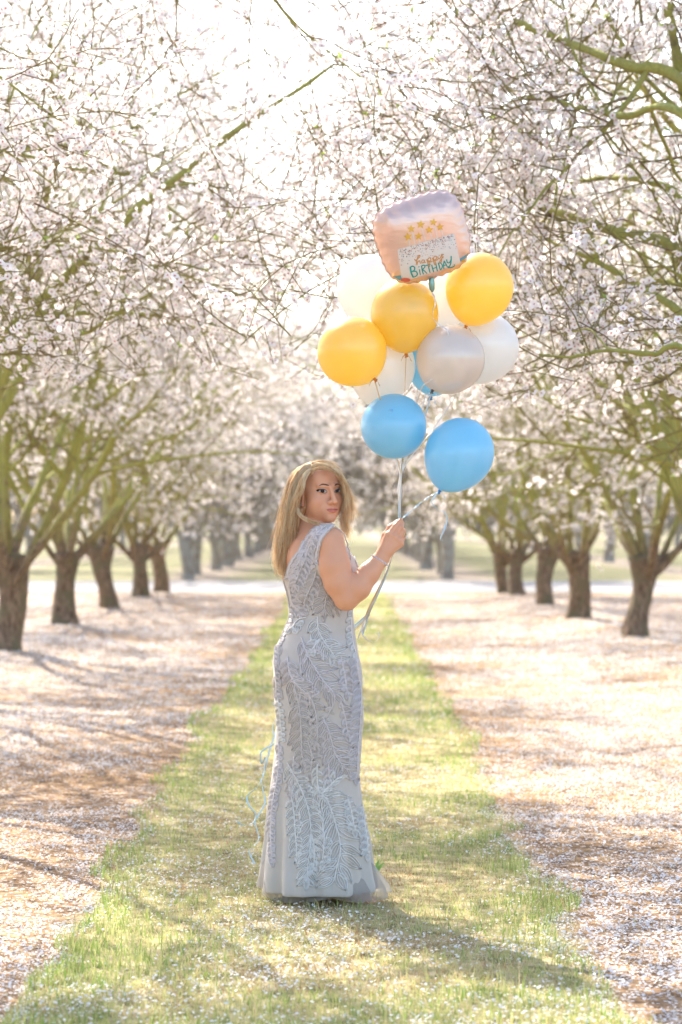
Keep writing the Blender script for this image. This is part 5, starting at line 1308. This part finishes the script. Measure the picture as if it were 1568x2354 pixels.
# BiRTHDAY
T9 = 17
lettering('letter', [([(612, 1112), (622, 1180), (650, 1245)], 24, 20), ([(604, 1118), (640, 1100), (668, 1118), (662, 1150), (628, 1172)], T9, T9), ([(628, 1172), (680, 1165), (702, 1195), (690, 1225), (650, 1243)], T9, 14)], M['pr_teal'], T9)
lettering('letter', [([(728, 1140), (742, 1215)], 15, 12), ([(718, 1103), (726, 1110)], 18, 16)], M['pr_teal'], T9)
lettering('letter', [([(756, 1095), (768, 1160), (782, 1205)], 16, 14), ([(752, 1100), (785, 1085), (800, 1108), (770, 1142)], 14, 13), ([(770, 1142), (800, 1165), (828, 1195)], 14, 12)], M['pr_teal'], T9)
lettering('letter', [([(806, 1094), (875, 1072)], 14, 12), ([(842, 1084), (855, 1140), (868, 1185)], 16, 14)], M['pr_teal'], T9)
lettering('letter', [([(888, 1080), (900, 1130), (916, 1178)], 16, 14), ([(940, 1060), (950, 1110), (962, 1165)], 16, 14), ([(902, 1130), (955, 1112)], 13, 12)], M['pr_teal'], T9)
lettering('letter', [([(975, 1058), (988, 1105), (1000, 1150)], 17, 14), ([(970, 1062), (1005, 1060), (1026, 1090), (1020, 1125), (1000, 1150)], 14, 13)], M['pr_teal'], T9)
lettering('letter', [([(1050, 1030), (1042, 1085), (1046, 1135)], 16, 13), ([(1050, 1030), (1075, 1075), (1092, 1112)], 15, 13), ([(1046, 1092), (1080, 1080)], 12, 11)], M['pr_teal'], T9)
lettering('letter', [([(1082, 1010), (1090, 1050), (1118, 1052), (1140, 1010)], 15, 13), ([(1140, 968), (1140, 1030), (1125, 1090), (1098, 1115), (1140, 1118), (1180, 1100), (1188, 1082), (1175, 1080)], 17, 8)], M['pr_teal'], T9)
# happy
S5 = 12.5
lettering('letter', [[(664, 1005), (680, 1025), (712, 1000), (738, 968), (722, 960), (702, 1000), (692, 1050), (698, 1085)], [(698, 1075), (710, 1040), (732, 1030), (738, 1055), (752, 1062)]], M['pr_tan'], S5)
lettering('letter', [[(792, 1022), (770, 1018), (758, 1042), (772, 1058), (792, 1040), (794, 1020), (796, 1048), (812, 1050)]], M['pr_tan'], S5)
lettering('letter', [[(822, 1010), (836, 1050), (850, 1098), (862, 1100), (858, 1060), (838, 1020), (852, 992), (876, 1000), (872, 1030), (846, 1040)], [(846, 1040), (880, 1045), (896, 1030)]], M['pr_tan'], S5)
lettering('letter', [[(896, 990), (912, 1030), (926, 1075), (940, 1078), (934, 1040), (912, 1000), (926, 970), (950, 978), (946, 1008), (922, 1018)], [(922, 1018), (952, 1022), (968, 1006)]], M['pr_tan'], S5)
lettering('letter', [[(968, 972), (972, 998), (992, 1000), (1010, 968), (1020, 940)], [(1030, 938), (1022, 980), (1016, 1030), (1000, 1060), (990, 1048), (1010, 1010), (1042, 975)]], M['pr_tan'], S5)
# confetti, denser at the top edge of the cake
crng = np.random.default_rng(12); A = Acc()
for k in range(300):
    a = crng.random(); b = abs(crng.normal(0, 0.24))*(1.15-0.35*abs(a-.2))
    if b > 0.62: continue
    q = np.array([445, 885])*(1-a)*(1-b)+np.array([1180, 672])*a*(1-b)+np.array([1262, 1065])*a*b+np.array([505, 1305])*(1-a)*b
    if a < .01 or a > .99 or b < .01: continue
    s_ = crng.uniform(4.5, 7.0); an = crng.uniform(0, 1.5)+np.arange(4)*math.pi/2
    pts = q+np.stack([np.cos(an), np.sin(an)], 1)*s_; A.add(foil(*uv(pts[:, 0], pts[:, 1]), 1, .0022), np.array([(0, 1, 2, 3)]), m=crng.choice([0, 0, 1, 2]))
link('confetti_print', A.mesh('confetti_print', M['pr_dots'], FC, smooth=False), panel, kind='stuff')
# star candles
for sx_, sy_, R_, bx_, by_ in ((580, 718, 60, 610, 842), (622, 615, 56, 680, 835), (718, 712, 56, 738, 818), (745, 558, 60, 818, 800), (855, 630, 56, 900, 772), (910, 530, 56, 965, 748), (998, 592, 54, 1042, 728)):
    A = Acc(); a0 = crng.uniform(-.2, .2); pts = []
    for k in range(10):
        r_ = R_ if k % 2 == 0 else R_*.45; a = a0+k*math.pi/5-math.pi/2; pts.append((sx_+r_*math.cos(a), sy_+r_*math.sin(a)))
    pts = np.array(pts+[(sx_, sy_)]); A.add(foil(*uv(pts[:, 0], pts[:, 1]), 1, .0030), tris=np.array([(k, (k+1) % 10, 10) for k in range(10)]))
    so_ = link('star', A.mesh('star', [M['pr_gold']], FC, smooth=False), fo)
    A = Acc(); stroke(A, [(sx_+8, sy_+R_*.4), (bx_, by_)], 11, 11, lift=.0018, curve=False); link('candle_stick', A.mesh('candle_stick', [M['pr_white']], FC), so_)
for ex_, ey_, ea, eb, ml in ((548, 1278, 66, 26, 'pr_red'), (1308, 1035, 32, 24, 'pr_gold')):
    th = np.linspace(0, 2*np.pi, 17)[:-1]; pts = np.vstack([np.stack([ex_+ea*np.cos(th), ey_+eb*np.sin(th)], 1), [[ex_, ey_]]])
    A = Acc(); A.add(foil(*uv(pts[:, 0], pts[:, 1]), 1, .0030), tris=np.array([(k, (k+1) % 16, 16) for k in range(16)])); link('macaron_print', A.mesh('macaron_print', [M[ml]], FC), fo)
# filler neck and ribbon
vk = P(992, 652, -.115); A = Acc()
A.tube(np.array([vk+[0, 0, .02], vk, vk+[0.002, 0, -.022], vk+[.003, 0, -.034]]), [.010, .012, .010, .003], 8)
M['neck'] = simple('teal_foil_neck', (0.20, 0.34, 0.30), 0.25, 0.4, 80, metallic=0.6)
link('filler_neck', A.mesh('filler_neck', [M['neck']], FC), fo)
kf = vk+np.array([.003, 0, -.036])
ribbon('ribbon', [kf, P(1001, 695, -.15), P(996, 715, -.16), P(996, 732, -.16), P(1010, 748, -.155), P(1030, 770, -.15), P(1004, 860, -.14), P(962, 905, -.10), P(930, 1060, .0), P(922, 1100, -.03), GRIP(12)], .0048, M['rib_w'], fo, FC, 70, 6)
ribbon('bow_end', [kf, kf+np.array([.008, -.004, -.012]), P(999, 692, -.14)], .004, M['rib_w'], fo, FC, 10, 1.5)

# ------------------------------------------------------------------ grass, straw and fallen petals
gr = np.random.default_rng(21)
def halfw(y, m=1.25): return 0.1412*y*m+0.5
def scatter(n, y0, y1, fn):
    "n points with density falling with distance, kept by fn(x, y)"
    out = []; tot = 0
    while tot < n:
        y = 1/(1/y0+(1/y1-1/y0)*gr.random(n)) if y1/y0 > 1.5 else gr.uniform(y0, y1, n)
        y = y0*(y1/y0)**gr.random(n)
        x = gr.uniform(-1, 1, n)*halfw(y); k = fn(x, y); out.append(np.stack([x[k], y[k]], 1)); tot += k.sum()
    return np.concatenate(out)[:n]
def inside(x, y, pad=0.0):
    l, r = strip_edges(y); return (x > l-pad) & (x < r+pad)
def blades(name, xy, hgt, wid, midx, mats, lean=0.45, flat=None):
    n = len(xy); z = gh(xy[:, 0], xy[:, 1]); a = gr.uniform(0, 2*np.pi, n); w_ = wid
    b = np.stack([xy[:, 0], xy[:, 1], z-0.004], 1); side = np.stack([np.cos(a), np.sin(a), 0*a], 1)*w_[:, None]/2
    la = gr.uniform(0, 2*np.pi, n); lm = np.abs(gr.normal(0, lean, n)) if flat is None else flat
    d1 = unit(np.stack([np.cos(la)*lm*.5, np.sin(la)*lm*.5, np.ones(n)], 1)); d2 = unit(np.stack([np.cos(la)*lm*1.9, np.sin(la)*lm*1.9, np.ones(n)], 1))
    m = b+d1*(hgt*.55)[:, None]; t = m+d2*(hgt*.5)[:, None]
    V = np.stack([b-side, b+side, m+side*.8, m-side*.8, t], 1).reshape(-1, 3); k = np.arange(n)*5
    Q = np.stack([k, k+1, k+2, k+3], 1); T = np.stack([k+3, k+2, k+4], 1)
    me = mesh_np(name, V, tris=T, quads=Q, mats=mats, midx=np.concatenate([midx, midx]), smooth=False)
    return me
GM = [M['grass'], M['grass2'], M['straw'], M['straw2']]
n = 84000
xy = scatter(n, 6.0, 48.0, lambda x, y: inside(x, y, 0.05))
l, r = strip_edges(xy[:, 1]); e = np.minimum(xy[:, 0]-l, r-xy[:, 0])
green = 0.62*np.exp(-e/0.2)+0.85*vn(xy[:, 0], xy[:, 1], 0.5, 11)+0.55*vn(xy[:, 0], xy[:, 1], 0.16, 12)-0.74+0.16*np.clip((xy[:, 1]-12)/8, 0, 1)
green -= 0.5*np.exp(-(((xy[:, 0]-.15)/.55)**2+((xy[:, 1]-8.6)/.45)**2))
u = gr.random(n); mi = np.where(u < green, 0, np.where(u < green+.34, 1, np.where(u < green+.82, 2, 3)))
mi = np.where((mi == 0) & (gr.random(n) < .25), 1, mi)
sc_ = np.clip(xy[:, 1]/13, 1, 2.2)
h = (gr.uniform(.018, .048, n)+.045*np.clip(green-.35, 0, 1)*gr.random(n))*np.where(mi < 2, 1.15, .9)*sc_**.4
tall = gr.random(n) < .004; h[tall] += .05
lean = np.abs(gr.normal(0, .55, n)); lean[mi >= 2] += np.abs(gr.normal(1.1, .8, (mi >= 2).sum()))
g_ = link('grass', blades('grass', xy, h, gr.uniform(.0022, .0045, n)*sc_, mi, GM, flat=lean), kind='stuff')
g_['label'] = 'short patchy green and straw coloured grass of the middle strip'; g_['category'] = 'grass'
# dead stalks on the bare lanes
n = 26000
xy = scatter(n, 6.0, 46.0, lambda x, y: ~inside(x, y, -.04) & (vn(x, y, .55, 14)*.65+vn(x, y, .16, 15)*.35+.25*np.exp(-np.minimum(np.abs(x+.98), np.abs(x-.84))/.25)+gr.random(len(x))*.35 > .70))
mi = gr.choice([2, 3, 3, 1], n, p=[.38, .36, .2, .06]); sc_ = np.clip(xy[:, 1]/12, 1, 2.4)
st_ = link('dry_stalks', blades('dry_stalks', xy, gr.uniform(.015, .045, n)*sc_**.4, gr.uniform(.002, .0038, n)*sc_, mi, GM, flat=np.abs(gr.normal(1.4, 1.0, n))), kind='stuff')
st_['label'] = 'dry rust coloured stalks scattered among the petals on both bare lanes'; st_['category'] = 'dry grass'
# fallen petals
def petals(name, xy, size, lift=.004):
    n = len(xy); s = np.clip(xy[:, 1]/13, 1, 2.2)
    tv = np.array([(-1, 0, .0), (0, -.72, .12), (1, 0, 0), (0, .72, .12)])*.5
    z = gh(xy[:, 0], xy[:, 1])+lift+gr.random(n)*.008
    V = place_template(tv, np.stack([xy[:, 0], xy[:, 1], z], 1), np.stack([gr.normal(0, .42, n), gr.normal(0, .42, n), np.ones(n)], 1), size*s, gr)
    return mesh_np(name, V.reshape(-1, 3), quads=np.arange(n*4).reshape(-1, 4), mats=[M['fallen']], smooth=False)
n = 118000
xy = scatter(n, 6.0, 46.0, lambda x, y: ~inside(x, y, 0) & (vn(x, y, 1.5, 19)*.35+vn(x, y, .5, 16)*.4+vn(x, y, .18, 17)*.3+gr.random(len(x))*.26-.10*np.exp(-np.maximum(np.minimum(np.abs(x+.955), np.abs(x-.785))-.1, 0)/.7) > .54))
p1 = link('fallen_petals', petals('fallen_petals', xy, gr.uniform(.010, .018, n)), kind='stuff')
p1['label'] = 'carpet of fallen white petals on the lanes beside the grass'; p1['category'] = 'petals'
n = 15000
xy = scatter(n, 6.0, 40.0, lambda x, y: inside(x, y, 0.03) & (vn(x, y, .5, 18)*.6+gr.random(len(x))*.5 > .58))
p2 = link('petals_on_grass', petals('petals_on_grass', xy, gr.uniform(.009, .017, n), .012), kind='stuff')
p2['label'] = 'sparse white petals caught on the blades of the middle strip'; p2['category'] = 'petals'
# broad-leaved weed beside the gown and some taller tufts
M['weed'] = thin('weed_leaf', (0.16, 0.33, 0.04), 0.45, 0.15, 12)
wc = P(865, 1968, -.0, 9.95); wc[2] = 0
wd = thing('weed', 'lone broad-leaved green weed in the grass just right of the gown', 'plant', tuple(wc))
for k, (a, L_, ln) in enumerate(((.3, .058, .25), (2.2, .05, .5), (1.2, .068, .12), (4.2, .045, .7))):
    d = np.array([math.cos(a)*ln, math.sin(a)*ln, 1.0]); d /= np.linalg.norm(d); sd = np.cross(d, [0, 1, 0]); sd /= np.linalg.norm(sd)
    t = np.linspace(0, 1, 8); c = d*L_*t[:, None]+np.array([math.cos(a), math.sin(a), -.4])*(.02*t**2)[:, None]; w_ = (.0075*np.sin(np.pi*np.clip(t*.94+.04, 0, 1)))[:, None]
    up_ = np.cross(sd, d)*.0035
    V = np.concatenate([c-sd*w_, c+up_*np.sin(np.pi*t)[:, None]*-1, c+sd*w_]); q = [(s_*8+j, (s_+1)*8+j, (s_+1)*8+j+1, s_*8+j+1) for s_ in range(2) for j in range(7)]
    link('leaf', mesh_np('leaf', V, quads=np.array(q), mats=[M['weed']]), wd)
